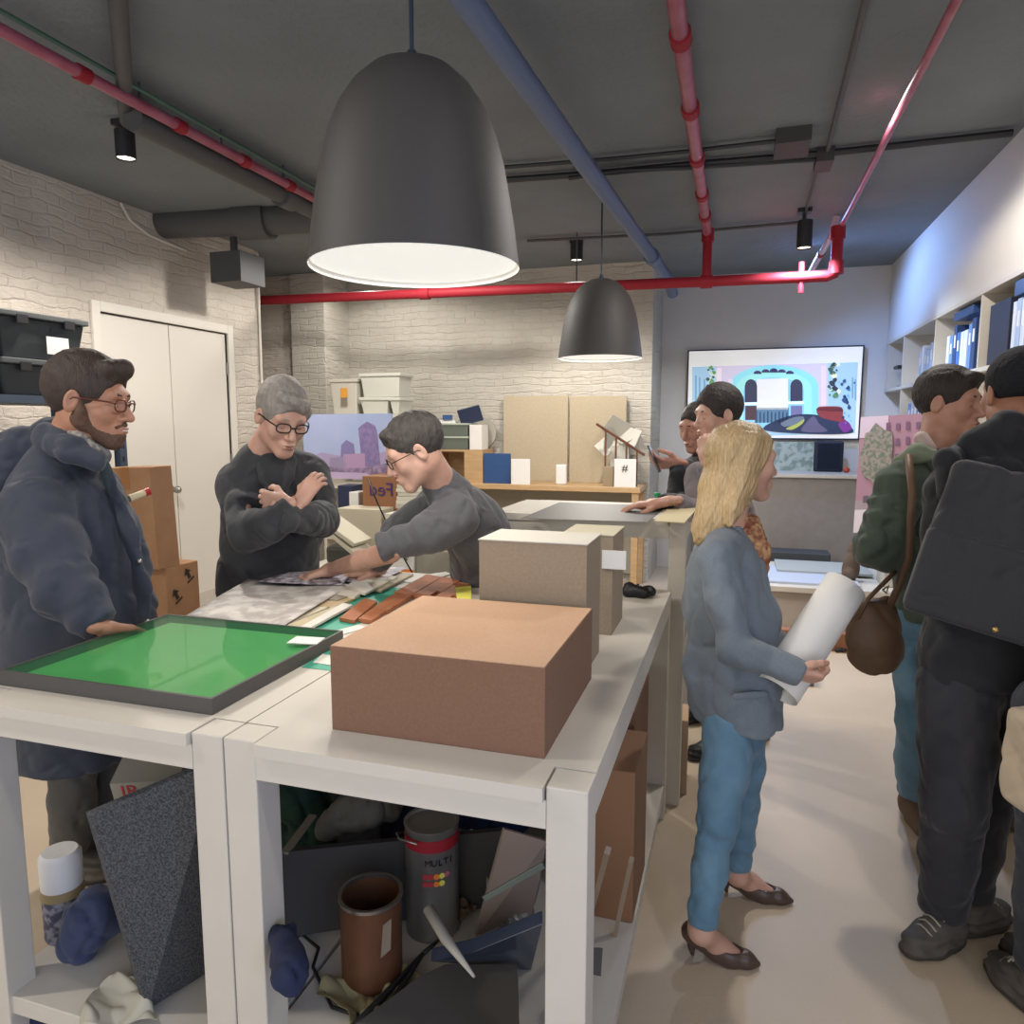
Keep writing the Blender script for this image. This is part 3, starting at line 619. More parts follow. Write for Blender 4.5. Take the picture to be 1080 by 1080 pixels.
# ================= man in navy parka
C = J(94, 423, 2.40); nk = J(62, 488, 2.47)
sh = pair(J(36, 540, 2.32), J(92, 520, 2.74)); el = pair(J(70, 622, 2.20), J(135, 600, 2.75)); wr = pair(J(114, 663, 2.08), J(150, 650, 2.65))
wr[0] = atZ(108, 662, 1.01)
hip = pair(J(60, 715, 2.5), J(100, 715, 2.66)); kn = [hip[0] * A3((1, 1, 0)) + A3((.06, 0, .52)), hip[1] * A3((1, 1, 0)) + A3((.04, 0, .52))]
an = [hip[0] * A3((1, 1, 0)) + A3((.0, 0, .11)), hip[1] * A3((1, 1, 0)) + A3((0, 0, .11))]
cn = CD(.95, .25)
hn = hand_field(wr[0], nrm(atZ(143, 664, .968) - wr[0]), (0, 0, -1), 1, .12, 1.05, spread=.35, thumb=.2)
t, W, B = person('man in navy parka and glasses resting his hand on the table edge', mid(an[0], an[1]), 'tan', C, CD(1, .05, -.14), 1.18, (0, 0, 1), nk, sh, el, wr, hip, kn, an, cn, J(70, 640, 2.55), [hn, hand_field(wr[1], CD(.5, 0, -1), CD(0, -1, 0), 1, .5)], {'nose': 1.2})
P1 = t
f = garment(.008, nk, sh, el, wr, J(80, 700, 2.6), J(84, 790, 2.6), cn, rc=.235, rw=.235, rh=.25, flat=.86, ra=(.105, .085, .056), shr=.115, sleeve=.92, traps=.08, k=.07)
f.chain([J(92, 530, 2.6), J(112, 580, 2.58), J(128, 650, 2.6), J(132, 720, 2.62)], [.06, .08, .10, .11], k=.06)
f.disp(armfolds(el[0], wr[0] - el[0], .15, 55, .010)); f.disp(armfolds(mid(sh[0], el[0], .4), el[0] - sh[0], .12, 45, .006)); f.disp(folds(8, .008))
fobj('parka', f, PARKA, t)
PKT = f
f = Field(.005); f.chain([J(112, 498, 2.47), J(136, 560, 2.46), J(150, 620, 2.46), J(154, 690, 2.5)], [.022, .026, .026, .026], n=CD(.2, 1), flat=.45, k=.02); f.disp(folds(20, .002)); fobj('placket', f, PARKA, t)
f = Field(.006); f.chain([J(58, 458, 2.50), J(20, 482, 2.48), J(-4, 525, 2.42)], [.062, .085, .07], k=.06)
f.chain([J(52, 462, 2.40), J(76, 474, 2.33), J(102, 486, 2.34)], [.050, .044, .030], k=.03); f.chain([J(78, 458, 2.56), J(104, 482, 2.52), J(102, 486, 2.36)], [.035, .03, .026], k=.03)
f.disp(folds(17, .006)); fobj('hood_collar', f, PARKA, t)
f = Field(.004); f.chain([J(66, 447, 2.42), J(84, 463, 2.36), J(100, 474, 2.36)], [.030, .028, .016], k=.01); fobj('shirt_collar', f, CLOTH('striped shirt', '#3c3f46', '#a9a294', nscale=90), t)
f = Field(.005); f.chain([J(108, 486, 2.45), J(124, 530, 2.50), J(138, 580, 2.54)], [.018, .024, .02], k=.02); f.disp(folds(25, .003)); fobj('inner_cardigan', f, CLOTH('dark green knit', '#2f3a3e'), t)
for (x, y) in ((147, 592), (155, 655)): obj('snap_button', MB().sphere(J(x, y, 2.445), .009, 8), CHROME, t, smooth=True)
TG = CLOTH('grey trousers', '#55534f', '#4a4845', nscale=8)
fobj('trousers', trousers(hip, kn, an, r=(.11, .08, .062), n=cn), TG, t)
HD = hairmat('dark brown hair', '#2c221d', '#3d2f28')
fobj('hair', hair_short(W, B, 1.18, thick=.014, vol=.004, quiff=[(-.04, .068, .098, .022), (0, .085, .100, .024), (.04, .068, .098, .022)]), HD, t)
f = Field(.002); f.ell(W(0, .1035, -.0683), A3((.014, .006, .0032)) * 1.18, B, .002); fobj('teeth', f, mat('teeth', '#d5cfc4', .3), t)
# short beard along the jaw
f = Field(.003); _s = 1.18
for q in (-1, 1):
    f.cap(W(q * .050, .008, -.048), W(q * .016, .07, -.102), .0285 * _s, .0225 * _s, k=.02)
    f.chain([W(q * .070, .014, .004), W(q * .071, .016, -.028), W(q * .060, .016, -.056)], [.007 * _s, .010 * _s, .019 * _s], k=.02)
f.ell(W(0, .076, -.103), A3((.025, .021, .021)) * _s, B, .02); f.ell(W(0, .088, -.085), A3((.026, .0175, .014)) * _s, B, .01); f.chain([W(-.026, .092, -.062), W(0, .103, -.053), W(.026, .092, -.062)], [.006, .006, .006], k=.006)
f.ell(W(0, .115, -.0685), A3((.022, .02, .0085)) * _s, B, .004, 's')
f.disp(lambda P: .0008 * noise3(P, 250)); fobj('beard', f, mat('short beard', '#4a352a', .8, col2='#5d4537', nscale=120), t)
eyes(W, B, 1.18, t, (0, -.6)); brows(W, B, 1.18, HD, t); lips(W, B, 1.18, t); glasses(W, B, 1.18, mat('brown glasses frame', '#5a2a1e', .3), t)
SNK = mat('grey sneaker', '#4d4741', .6, col2='#5f584f', nscale=40)
for i in (0, 1): _g = an[i] * A3((1, 1, 0)); shoe(_g - cn * .08, _g + cn * .2, SNK, t)

# ================= grey haired man, arms crossed
C = J(297, 440, 3.05); nk = J(272, 487, 3.17)
sh = pair(J(252, 512, 3.17), J(326, 502, 3.32)); el = pair(J(262, 560, 2.99), J(338, 547, 3.17)); wr = pair(J(318, 524, 2.90), J(290, 532, 2.88))
hip = pair(J(262, 640, 3.3), J(296, 640, 3.4)); kn = [h * A3((1, 1, 0)) + A3((.0, -.02, .52)) for h in hip]; an = [h * A3((1, 1, 0)) + A3((0, 0, .1)) for h in hip]
cn = CD(.5, -.85)
hn = hand_field(J(318, 528, 2.90), nrm(J(334, 505, 2.93) - J(318, 528, 2.90)), CD(.3, .95, 0), 1, .45, .95, spread=.2)
hf_ = hand_field(J(300, 530, 2.88), nrm(J(275, 527, 2.92) - J(300, 530, 2.88)), CD(.1, .9, 0), -1, .5, 1.0)
t, W, B = person('grey haired man in charcoal jacket and glasses standing with arms crossed', mid(an[0], an[1]), 'fair', C, CD(.52, -.62, -.36), 1.18, nrm(CD(.18, -.12, 1)), nk, sh, el, wr, hip, kn, an, cn, J(282, 590, 3.3), [hn, hf_])
P2 = t
CH = CLOTH('charcoal jacket cloth', '#3a3b3d', '#323335', nscale=150)
f = garment(.008, nk, sh, el, [mid(el[0], wr[0], .1), mid(el[1], wr[1], .1)], J(282, 620, 3.35), J(282, 690, 3.35), cn, rc=.215, rw=.20, rh=.215, flat=.74, ra=(.086, .08, .07), shr=.10, sleeve=.5, traps=.07)
f.chain([el[0] + 0, J(288, 553, 2.91), J(308, 536, 2.89)], [.082, .068, .056], k=.02); f.cut(J(310, 534, 2.89), J(330, 515, 2.89) - J(296, 551, 2.89), near=.08)
f2 = Field(.007); f2.chain([el[1] + 0, J(322, 546, 2.96), J(304, 549, 2.86)], [.078, .066, .054], k=.02); f2.cut(J(298, 545, 2.86), J(296, 541, 2.88) - J(330, 548, 2.92), near=.08)
f.chain([J(276, 486, 3.15), J(272, 500, 3.18)], [.078, .09], k=.03)
f.disp(armfolds(el[0], J(312, 534, 2.9) - el[0], .16, 45, .009)); f.disp(folds(8, .007)); f2.disp(folds(14, .007))
fobj('jacket', [f, f2], CH, t)
f = Field(.005)
for q in (0, 1): f.chain([[J(276, 488, 3.09), J(281, 505, 3.075), J(292, 522, 3.07)], [J(306, 486, 3.13), J(303, 502, 3.10), J(298, 520, 3.08)]][q], [.03, .028, .012], n=cn, flat=.5, k=.01)
fobj('lapels', f, CH, t)
f = Field(.006); f.chain([J(288, 488, 3.11), J(292, 505, 3.10), J(296, 520, 3.10)], [.06, .05, .03], n=cn, flat=.6, k=.03); fobj('t_shirt', f, CLOTH('dark t shirt', '#2e2f31'), t)
fobj('trousers', trousers(hip, kn, an, n=cn), CLOTH('black trousers', '#26272a'), t)
HG = hairmat('grey hair', '#77716a', '#9a938a')
fobj('hair', hair_short(W, B, 1.18, line=.03, thick=.014, vol=.006, quiff=[(.045, .062, .098, .014), (.01, .084, .094, .016), (-.035, .080, .078, .015), (-.066, .052, .045, .012), (-.074, .03, .01, .009)]), HG, t)
lids(W, B, 1.18, t); brows(W, B, 1.18, HG, t); lips(W, B, 1.18, t); glasses(W, B, 1.18, mat('dark glasses frame', '#26201e', .3), t, .0026)
for i in (0, 1): _g = an[i] * A3((1, 1, 0)); shoe(_g - cn * .08, _g + cn * .2, BLACK, t)

# ================= man in grey sweater leaning over the table
C = J(438, 475, 2.66); nk = J(466, 512, 2.78)
sh = pair(J(482, 545, 2.70), J(470, 520, 3.0)); el = pair(J(420, 580, 2.64), J(420, 560, 3.0)); wr = pair(J(352, 598, 2.74), J(400, 600, 2.95))
wr[1] = atZ(395, 603, .99)
hip = pair(J(503, 632, 3.22), J(508, 622, 3.42)); kn = pair(J(492, 735, 3.26), J(496, 722, 3.44)); an = [atY(502, 800, 3.42) * A3((1, 1, 0)) + A3((0, 0, .1)), atY(506, 790, 3.62) * A3((1, 1, 0)) + A3((0, 0, .1))]
cn = nrm(CD(-.75, 0, -.65))
wr[0] = atZ(348, 601, 1.005); tip = atZ(312, 613, .962)
hn = hand_field(wr[0], nrm(tip - wr[0]), (0, 0, -1), -1, .25, 1.05, spread=.25, fing=[.05, .32, .5, .55], elbow=mid(wr[0], el[0], .9), er=.042)
t, W, B = person('man in grey sweater and glasses leaning over the table and pointing', mid(an[0], an[1]), 'fair', C, CD(-.84, -.22, -.45), 1.06, nrm(CD(-.35, -.15, 1)), nk, sh, el, wr, hip, kn, an, cn, J(515, 590, 2.92), [hn, hand_field(wr[1], CD(-1, .1, -.15), (0, 0, -1), 1, .2)], spine=[J(484, 534, 2.84), J(505, 565, 2.93), J(515, 600, 3.1), J(510, 640, 3.2)])
P3 = t
f = Field(.006); bk = [J(484, 532, 2.86), J(500, 556, 2.96), J(508, 595, 3.12), J(507, 640, 3.28)]
f.chain(bk, [.12, .155, .15, .15], n=cn, flat=.8, k=.05)
f.chain([nk + nrm(J(452, 498, 2.74) - nk) * .012, J(474, 522, 2.8)], [.074, .088], k=.03)
f.chain([sh[0], mid(sh[0], el[0]), J(404, 577, 2.65)], [.088, .072, .056], k=.04); f.cut(J(400, 576, 2.65), J(380, 583, 2.66) - J(420, 570, 2.64), near=.09)
f.chain([sh[1], el[1], wr[1]], [.08, .06, .045], k=.04); f.cut(mid(el[1], wr[1], .85), wr[1] - el[1], near=.08)
f.disp(armfolds(J(428, 572, 2.64), J(380, 585, 2.66) - J(420, 572, 2.64), .11, 75, .010)); f.disp(armfolds(sh[0], el[0] - sh[0], .12, 55, .006)); f.disp(folds(10, .006))
f.cut(J(506, 640, 3.28), (0, 0, -1))
fobj('sweater', f, CLOTH('grey knit sweater', '#58575a', '#4f4e51', nscale=200, wrk=.7), t)
fobj('trousers', trousers(hip, kn, an, n=CD(-1, 0)), CLOTH('dark blue trousers', '#2c2f3a'), t)
HB = hairmat('short black hair', '#2b2623', '#4a4541')
fobj('hair', hair_short(W, B, 1.06, line=.03, thick=.009, quiff=[(-.03, .07, .092, .016), (.03, .07, .092, .016)]), HB, t)
lids(W, B, 1.06, t); brows(W, B, 1.06, HB, t, .003); lips(W, B, 1.06, t); glasses(W, B, 1.06, mat('thin dark glasses frame', '#231f1f', .3), t, .0017)
for i in (0, 1): _g = an[i] * A3((1, 1, 0)); shoe(_g - CD(-1, 0) * .08, _g + CD(-1, 0) * .2, BLACK, t)

# ================= man in green quilted jacket
C = J(1000, 426, 2.80); nk = J(985, 482, 2.82)
sh = pair(J(950, 512, 2.72), J(1020, 505, 2.95)); el = pair(J(927, 577, 2.70), J(1050, 590, 2.9)); wr = pair(J(1010, 600, 2.62), J(1060, 610, 2.75))
hip = pair(J(972, 650, 2.85), J(1012, 650, 2.95)); kn = pair(J(968, 760, 2.85), J(1030, 755, 2.98)); an = [G(962, 862) + A3((0, 0, .11)), G(1045, 868) + A3((0, 0, .11))]
cn = CD(.75, -.5)
t, W, B = person('man in green quilted jacket and blue jeans with a brown shoulder bag', mid(an[0], an[1]), 'pink', C, CD(.62, -.78, -.06), 1.07, (0, 0, 1), nk, sh, el, wr, hip, kn, an, cn, J(985, 590, 2.85), [hand_field(wr[0], CD(1, -.2, 0), CD(0, 1, 0), 1, .6), hand_field(wr[1], CD(1, -.2, 0), CD(0, 1, 0), -1, .6)], {'nose': 1.1})
f = garment(.007, nk, sh, el, wr, J(985, 630, 2.86), J(985, 652, 2.86), cn, rc=.185, rw=.175, rh=.165, flat=.8, ra=(.09, .088, .055), shr=.098, sleeve=.9, traps=.065)
f.disp(armfolds(mid(sh[0], el[0], .4), el[0] - sh[0], .16, 75, .007)); f.disp(armfolds(el[0], wr[0] - el[0], .14, 75, .008)); f.disp(folds(12, .006))
f.disp(lambda P: .0035 * np.abs(np.sin(P[..., 2] * 62 + 1.2 * noise3(P, 9))));fobj('quilted_jacket', f, CLOTH('green quilted cloth', '#4a574c', '#424e44', nscale=12), t)
f = Field(.005); f.chain([J(950, 488, 2.74), J(968, 478, 2.66), J(985, 480, 2.62)], [.03, .035, .02], k=.02); fobj('jacket_collar', f, CLOTH('pale green collar', '#77836f'), t)
f = Field(.004); f.chain([J(972, 462, 2.72), J(982, 474, 2.68)], [.026, .02], k=.02); fobj('shirt_collar', f, CLOTH('pale pink shirt', '#b8a5a0'), t)
fobj('jeans', trousers(hip, kn, an, r=(.108, .078, .066), n=cn), JEANS, t)
HK = hairmat('very dark hair', '#231d1b', '#332b28')
fobj('hair', hair_short(W, B, 1.07, thick=.012, vol=.004, quiff=[(-.035, .075, .095, .02), (.03, .078, .095, .02)]), HK, t); brows(W, B, 1.07, HK, t); lips(W, B, 1.07, t); lids(W, B, 1.07, t)
BOOT = mat('brown suede boot', '#5d4a3c', .8)
for i, (a, b) in enumerate(((CD(-.25, -1), 0), (CD(.85, -.5), 0))):
    g = an[i] - A3((0, 0, .11)); f, P, R = shoe_field(g - a * .08, g + a * .2, kind='boot'); f.chain([g + A3((0, 0, .06)), g + A3((0, 0, .13))], [.048, .05], k=.03); fobj('boot', f, BOOT, t)
SBAG = thing('shoulder_bag', 'slouchy brown leather shoulder bag hanging beside the green jacket man', 'bag', J(925, 712, 2.6))
f = Field(.006); LE = mat('brown leather', '#6e5540', .55, col2='#5b4534', nscale=9)
f.chain([J(920, 655, 2.60), J(918, 678, 2.60)], [.075, .088], n=CD(.3, 1), flat=.5, k=.03); f.chain([J(932, 640, 2.62), J(928, 690, 2.6)], [.045, .072], n=CD(.3, 1), flat=.5, k=.04); f.disp(folds(11, .004))
fobj('bag_body', f, LE, SBAG)
obj('strap', MB().tube([J(905, 652, 2.58), J(915, 632, 2.58), J(935, 612, 2.58), J(944, 603, 2.60)], [.008] * 4, 8), LE, SBAG, smooth=True)
obj('strap', MB().tube([J(938, 640, 2.58), J(948, 618, 2.58), J(958, 590, 2.58), J(962, 520, 2.55), J(958, 480, 2.60)], [.013] * 5, 8), LE, SBAG, smooth=True)
obj('buckle', MB().tube([J(931, 622, 2.565), J(937, 618, 2.565), J(935, 626, 2.565), J(931, 622, 2.565)], .004, 6), mat('brass', '#b59a66', .3, .8), SBAG)

# ================= man in black coat with backpack
C = J(1074, 416, 2.25); nk = J(1066, 470, 2.22)
sh = pair(J(1010, 520, 2.20), J(1110, 512, 2.10)); el = pair(J(995, 600, 2.32), J(1135, 610, 2.1)); wr = pair(J(1020, 640, 2.45), J(1130, 690, 2.1))
hip = pair(J(1012, 722, 2.22), J(1050, 718, 2.32)); kn = pair(J(1006, 850, 2.18), J(1036, 838, 2.36)); 
an = [G(992, 992) + A3((0, 0, .10)), G(1018, 975) + A3((0, 0, .10))]
cn = CD(-.35, .93)
t, W, B = person('man in black coat and dark jeans seen from behind wearing a flat backpack', mid(an[0], an[1]), 'tan', C, CD(.1, .98, 0), 1.08, (0, 0, 1), nk, sh, el, wr, hip, kn, an, cn, J(1045, 620, 2.2), [hand_field(wr[0], CD(-.3, 1, 0), CD(.3, 0, 1), 1, .6), hand_field(wr[1], CD(0, 0, -1), CD(-1, 0, 0), 1, .4)])
BK = CLOTH('black padded cloth', '#1c1e24', '#181a1f', nscale=10)
f = garment(.007, nk, sh, el, wr, J(1040, 690, 2.25), J(1040, 716, 2.25), cn, rc=.19, rw=.195, rh=.205, flat=.72, ra=(.085, .075, .055), shr=.095, sleeve=.95, traps=.075)
f.chain([J(1030, 470, 2.16), J(1060, 458, 2.12), J(1090, 468, 2.12)], [.05, .06, .05], k=.04)
f.disp(folds(10, .006)); fobj('coat', f, BK, t)
DJ = CLOTH('dark indigo jeans', '#2a2a31', '#24252c', nscale=10)
fobj('trousers', trousers(hip, kn, an, r=(.118, .088, .066), n=cn), DJ, t)
f = Field(.0035); f.ell(W(0, -.016, .045), A3((.086, .110, .092)) * 1.08, B, .01); f.cut(W(0, -.05, -.012), B @ A3((0, -.12, -1)), k=.01); f.disp(lambda P: .001 * noise3(P, 200)); fobj('knit_cap', f, mat('black knit cap', '#15171d', .9, bump=.4, bscale=200), t)
GS = mat('dark khaki sneaker', '#55504a', .7, col2='#47423d', nscale=30)
for i, (a, b) in enumerate(((G(1008, 992), G(957, 1008)), (G(1012, 985), G(1058, 968)))):
    shoe(a, b, GS, t, sole='#3b3732', lace='#a29b8d')
# backpack
bt = thing('backpack', 'flat charcoal backpack with a buttoned flap on the black coat man', 'bag', J(1030, 660, 1.98))
f = Field(.006); e1 = nrm(J(1080, 675, 1.93) - J(966, 640, 2.04)); up = nrm(CD(.0, .05, 1)); n_ = nrm(np.cross(e1, up))
cB = J(1046, 580, 2.03); up = np.cross(n_, e1); f.box(cB, (.160, .062, .225), np.stack([e1, n_, up], 1), .035, k=.01); f.disp(folds(7, .008))
fobj('pack_body', f, CLOTH('charcoal canvas', '#2b2c30', '#26272b', nscale=200), bt)
f = Field(.006); f.box(cB - n_ * .0 + (n_ * (-.03 if n_ @ _fh > 0 else .03)) - up * .10, (.168, .045, .125), np.stack([e1, n_, up], 1), .02, k=.01); fobj('flap', f, CLOTH('charcoal canvas', '#34363a'), bt)
obj('brass_button', MB().sphere(J(1050, 664, 1.875), .008, 8), mat('brass', '#b59a66', .3, .8), bt, smooth=True)
f = Field(.006); f.chain([J(1000, 520, 2.08), J(998, 485, 2.13), J(1015, 478, 2.22), J(1005, 520, 2.4)], [.03, .032, .032, .03], k=.02); fobj('shoulder_strap', f, BK, bt)

# ================= person at the right edge of the view
cx = J(1150, 430, 1.95)
C = cx; nk = J(1150, 500, 1.97); sh = pair(J(1120, 540, 1.9), J(1190, 535, 1.98)); el = pair(J(1118, 640, 1.92), J(1205, 650, 1.95)); wr = pair(J(1112, 735, 1.9), J(1190, 740, 1.85))
hip = pair(J(1112, 750, 1.95), J(1165, 750, 1.98)); an = [G(1092, 1060) + A3((0, 0, .1)), G(1170, 1040) + A3((0, 0, .1))]; kn = [mid(hip[0], an[0], .47), mid(hip[1], an[1], .47)]
cn = CD(-.8, .5)
t, W, B = person('person in dark coat and sneakers cut off by the right edge', mid(an[0], an[1]), 'pink', C, cn, 1.0, (0, 0, 1), nk, sh, el, wr, hip, kn, an, cn, J(1145, 640, 1.95), [hand_field(wr[0], (0, 0, -1), CD(1, 0, 0), 1, .8), hand_field(wr[1], (0, 0, -1), CD(-1, 0, 0), -1, .5)])
fobj('coat', garment(.009, nk, sh, el, wr, J(1145, 740, 1.95), J(1145, 790, 1.95), cn, rc=.16, rw=.16, rh=.16, ra=(.06, .055, .045), shr=.075, sleeve=.95), BK, t)
fobj('trousers', trousers(hip, kn, an, r=(.1, .07, .058), n=cn), CLOTH('dark blue trousers', '#2c2f3a'), t)
fobj('hair', hair_short(W, B, 1.0), HD, t)
for i, (a, b) in enumerate(((G(1100, 1075), G(1048, 1022)), (an[1] * A3((1, 1, 0)), an[1] * A3((1, 1, 0)) + cn * .26))):
    shoe(a, b, GS, t, sole='#3b3732', lace='#a29b8d')
tb = thing('tote_bag', 'beige canvas tote bag just showing at the right edge', 'bag', J(1100, 880, 1.9))
f = Field(.006); f.box(J(1112, 815, 1.80), (.052, .13, .13), np.stack([CD(1, 0), CD(0, 1), A3((0, 0, 1))], 1), .02); f.disp(folds(12, .005)); fobj('bag_body', f, CLOTH('beige canvas', '#b0a08a'), tb)
obj('strap', MB().tube([J(1098, 765, 1.8), J(1105, 735, 1.86), J(1116, 735, 1.86), J(1124, 765, 1.82)], .008, 6), BK, tb, smooth=True)

# ================= two men beyond the counter
C = J(757, 438, 3.62); nk = J(765, 480, 3.66)
sh = pair(J(738, 505, 3.56), J(785, 500, 3.85)); el = pair(J(742, 545, 3.46), J(800, 560, 3.8)); wr = pair(J(712, 523, 3.30), J(744, 482, 3.45))
wr[0] = atZ(708, 528, 1.275)
hip = pair(J(765, 620, 3.7), J(790, 615, 3.8)); kn = pair(J(762, 700, 3.68), J(790, 695, 3.8)); an = [G(762, 795) + A3((0, 0, .1)), G(795, 780) + A3((0, 0, .1))]
cn = CD(-.8, -.3)
el[1] = J(752, 532, 3.5)
t, W, B = person('young dark haired man in grey jacket resting chin on hand by the counter', mid(an[0], an[1]), 'fair', C, CD(-.9, -.25, -.12), 1.08, (0, 0, 1), nk, sh, el, wr, hip, kn, an, cn, J(775, 570, 3.72), [hand_field(wr[0], CD(-1, 0, -.1), (0, 0, -1), -1, .3), hand_field(wr[1], nrm(J(743, 452, 3.5) - wr[1]), CD(.6, .5, 0), 1, .7)])
f = garment(.009, nk, sh, el, wr, J(775, 600, 3.72), J(776, 625, 3.72), cn, rc=.16, rw=.155, rh=.16, flat=.8, ra=(.07, .062, .048), shr=.08, sleeve=.85, traps=.06); f.disp(folds(14, .006))
fobj('jacket', f, CLOTH('mid grey jacket', '#5b5f62', '#8c7c7c', nscale=5), t)
fobj('trousers', trousers(hip, kn, an, n=cn, h=.01), CLOTH('black trousers', '#26272a'), t)
fobj('hair', hair_short(W, B, 1.08, thick=.016, vol=.008), HK, t); brows(W, B, 1.08, HK, t); lids(W, B, 1.08, t); lips(W, B, 1.08, t)
for i in (0, 1): _g = an[i] * A3((1, 1, 0)); shoe(_g - cn * .08, _g + cn * .2, BLACK, t)

C = J(736, 450, 4.05); nk = J(742, 486, 4.1)
sh = pair(J(722, 500, 4.0), J(760, 498, 4.2)); el = pair(J(716, 520, 3.75), J(735, 530, 4.0)); wr = pair(J(715, 489, 3.80), J(697, 522, 3.75))
wr[1] = atZ(694, 531, 1.27)
hip = pair(J(742, 595, 4.1), J(768, 592, 4.2)); kn = pair(J(742, 680, 4.1), J(768, 675, 4.2)); an = [G(742, 755) + A3((0, 0, .1)), G(770, 748) + A3((0, 0, .1))]
cn = CD(-.7, -.55)
h1 = hand_field(wr[0], CD(-1, -.1, .05), CD(-.1, .6, .7), -1, .55, 1.05, h=.004)
t, W, B = person('man in black jacket looking down at his phone beyond the counter', mid(an[0], an[1]), 'pink', C, CD(-.75, -.5, -.25), 1.05, (0, 0, 1), nk, sh, el, wr, hip, kn, an, cn, J(750, 550, 4.1), [h1, hand_field(wr[1], CD(-1, 0, -.1), (0, 0, -1), 1, .2)])
f = garment(.009, nk, sh, el, wr, J(750, 580, 4.12), J(752, 605, 4.12), cn, rc=.16, rw=.155, rh=.16, flat=.75, ra=(.065, .058, .045), shr=.08, sleeve=.9, traps=.06); f.disp(folds(14, .005))
fobj('jacket', f, CLOTH('black jacket cloth', '#22252a'), t)
fobj('trousers', trousers(hip, kn, an, n=cn, h=.01), CLOTH('black trousers', '#26272a'), t)
fobj('hair', hair_short(W, B, 1.05, thick=.008), HK, t); brows(W, B, 1.05, HK, t); lips(W, B, 1.05, t); lids(W, B, 1.05, t)
for i in (0, 1): _g = an[i] * A3((1, 1, 0)); shoe(_g - cn * .08, _g + cn * .2, BLACK, t)
mb = MB(); mb.T = frameT(J(690, 484, 3.74), CD(.25, -.1, -.6), CD(.3, .9, 0)); mb.box(-.075, .075, -.036, .036, -.004, .004)
obj('phone', mb, SCREENBLK, None, bevel=.002, label='slim black phone in the hand of the man in black', cat='phone')
# ---------------------------------------------------------------- ceiling services
def Zp(x, y, z): return Vector(atZ(x, y, z))
def pipe(name, pts, r, m, label, cat='pipe', couplings=(), cm=None, n=14, group=None):
    t = thing(name, label, cat, pts[0], group)
    obj('pipe_run', MB().tube(pts, r, n), m, t, smooth='auto')
    for (a, b, f_) in couplings:
        p = Vector(a).lerp(Vector(b), f_); d = (Vector(b) - Vector(a)).normalized() * r * 1.1
        obj('coupling', MB().cyl(p - d, p + d, r * 1.28), cm or m, t, smooth='auto')
    return t
a = Zp(707, -40, 3.12); b = Zp(746, 246, 3.12); a = b + (a - b) * 2.4
pipe('sprinkler_pipe', [a, b], .034, PINKP, 'pinkish red sprinkler pipe running towards the cross pipe beside the blue pipe', couplings=[(a, b, .3), (a, b, .64), (a, b, .72), (a, b, .8), (a, b, .88), (a, b, .94)], cm=RED)
PY = 6.15
c0 = Vector(atY(250, 318, PY)); c1 = Vector(atY(745, 297, PY)); c2 = Vector(atY(876, 291, PY)); u2 = Vector(atY(884, 243, PY)); cr = Vector((u2.x, PY, c2.z))
t = pipe('cross_pipe', [c0, c1, Vector((cr.x - .06, PY, c2.z)), Vector((cr.x - .015, PY, c2.z + .015)), Vector((cr.x, PY, c2.z + .06)), u2], .042, RED, 'long bright red cross pipe hanging below the ceiling from left to right', couplings=[(c1, c2, 0), (c0, c1, .45), (c0, c1, .02), ((cr.x, PY, c2.z), u2, .95), ((cr.x, PY, c2.z), u2, .18)])
obj('riser', MB().cyl((c1.x, PY, c1.z), (c1.x, PY, 3.14), .036), RED, t, smooth='auto')
obj('coupling', MB().cyl((c1.x, PY, 3.05), (c1.x, PY, 3.15), .048), RED, t, smooth='auto')
p = Vector(atY(845, 292, PY)); obj('sprinkler_drop', MB().cyl(p - Vector((0, 0, .12)), p + Vector((0, 0, .11)), .022), RED, t, smooth='auto')
for x, y0 in ((608, 250), (370, 262)):
    q = Vector(atY(x, 300, PY)); obj('hanger_rod', MB().cyl((q.x, PY, q.z + .03), (q.x, PY, ZC), .006), DPIPE, t)
a = Zp(1022, -25, 3.1); b = Zp(885, 243, 3.1); a = b + (a - b) * 2.6
pipe('branch_pipe', [a, b], .019, PINKP, 'thin red and white branch pipe near the right wall')
a = Vector(atY(876, 250, 6.3)); b = Vector(atY(853, 290, 7.2))
pipe('short_pipe', [Vector((a.x + .03, a.y - .05, ZC)), a, b], .024, mat('whitish pink pipe', '#b9a3b5', .35), 'short pale pipe slanting behind the red elbow', couplings=[(a, b, .4)], cm=RED)
a = Zp(474, -25, 3.02); b = Zp(706, 296, 2.95); a = b + (a - b) * 1.8; c = b + Vector((.02, .16, -.10))
pipe('conduit', [a, b, c], .05, BLUEP, 'thick blue grey pipe crossing above the near pendant', couplings=[(a, b, .89)])
a = Zp(-30, 15, 3.1); b = Zp(345, 217, 3.1); a = b + (a - b) * 2.6
pipe('sprinkler_pipe', [a, b], .026, PINKP, 'pinkish red pipe along the left side of the ceiling', couplings=[(a, b, .3), (a, b, .69), (a, b, .78), (a, b, .86), (a, b, .93)], cm=RED)
_lp = bpy.data.objects.get('sprinkler_pipe.001')
for f_ in (.2, .74, .83, .92):
    q = a.lerp(b, f_); obj('hanger_rod', MB().cyl((q.x, q.y, q.z), (q.x, q.y, ZC), .006), DPIPE, _lp)
o = Vector((.07, 0, .03)); pipe('cable', [a + o, b + o], .010, mat('green cable', '#3c5a4c', .5), 'thin green cable beside the left red pipe', 'cable')
o = Vector((-.11, .0, -.02)); pipe('drain_pipe', [a.lerp(b, .75) + o, b + o + Vector((0, .3, 0))], .06, DPIPE, 'thick grey pipe under the left red pipe', couplings=[(a + o, b + o, .95)])
a = Vector(atY(152, 236, 4.75)); b = Vector(atY(352, 228, 4.9))
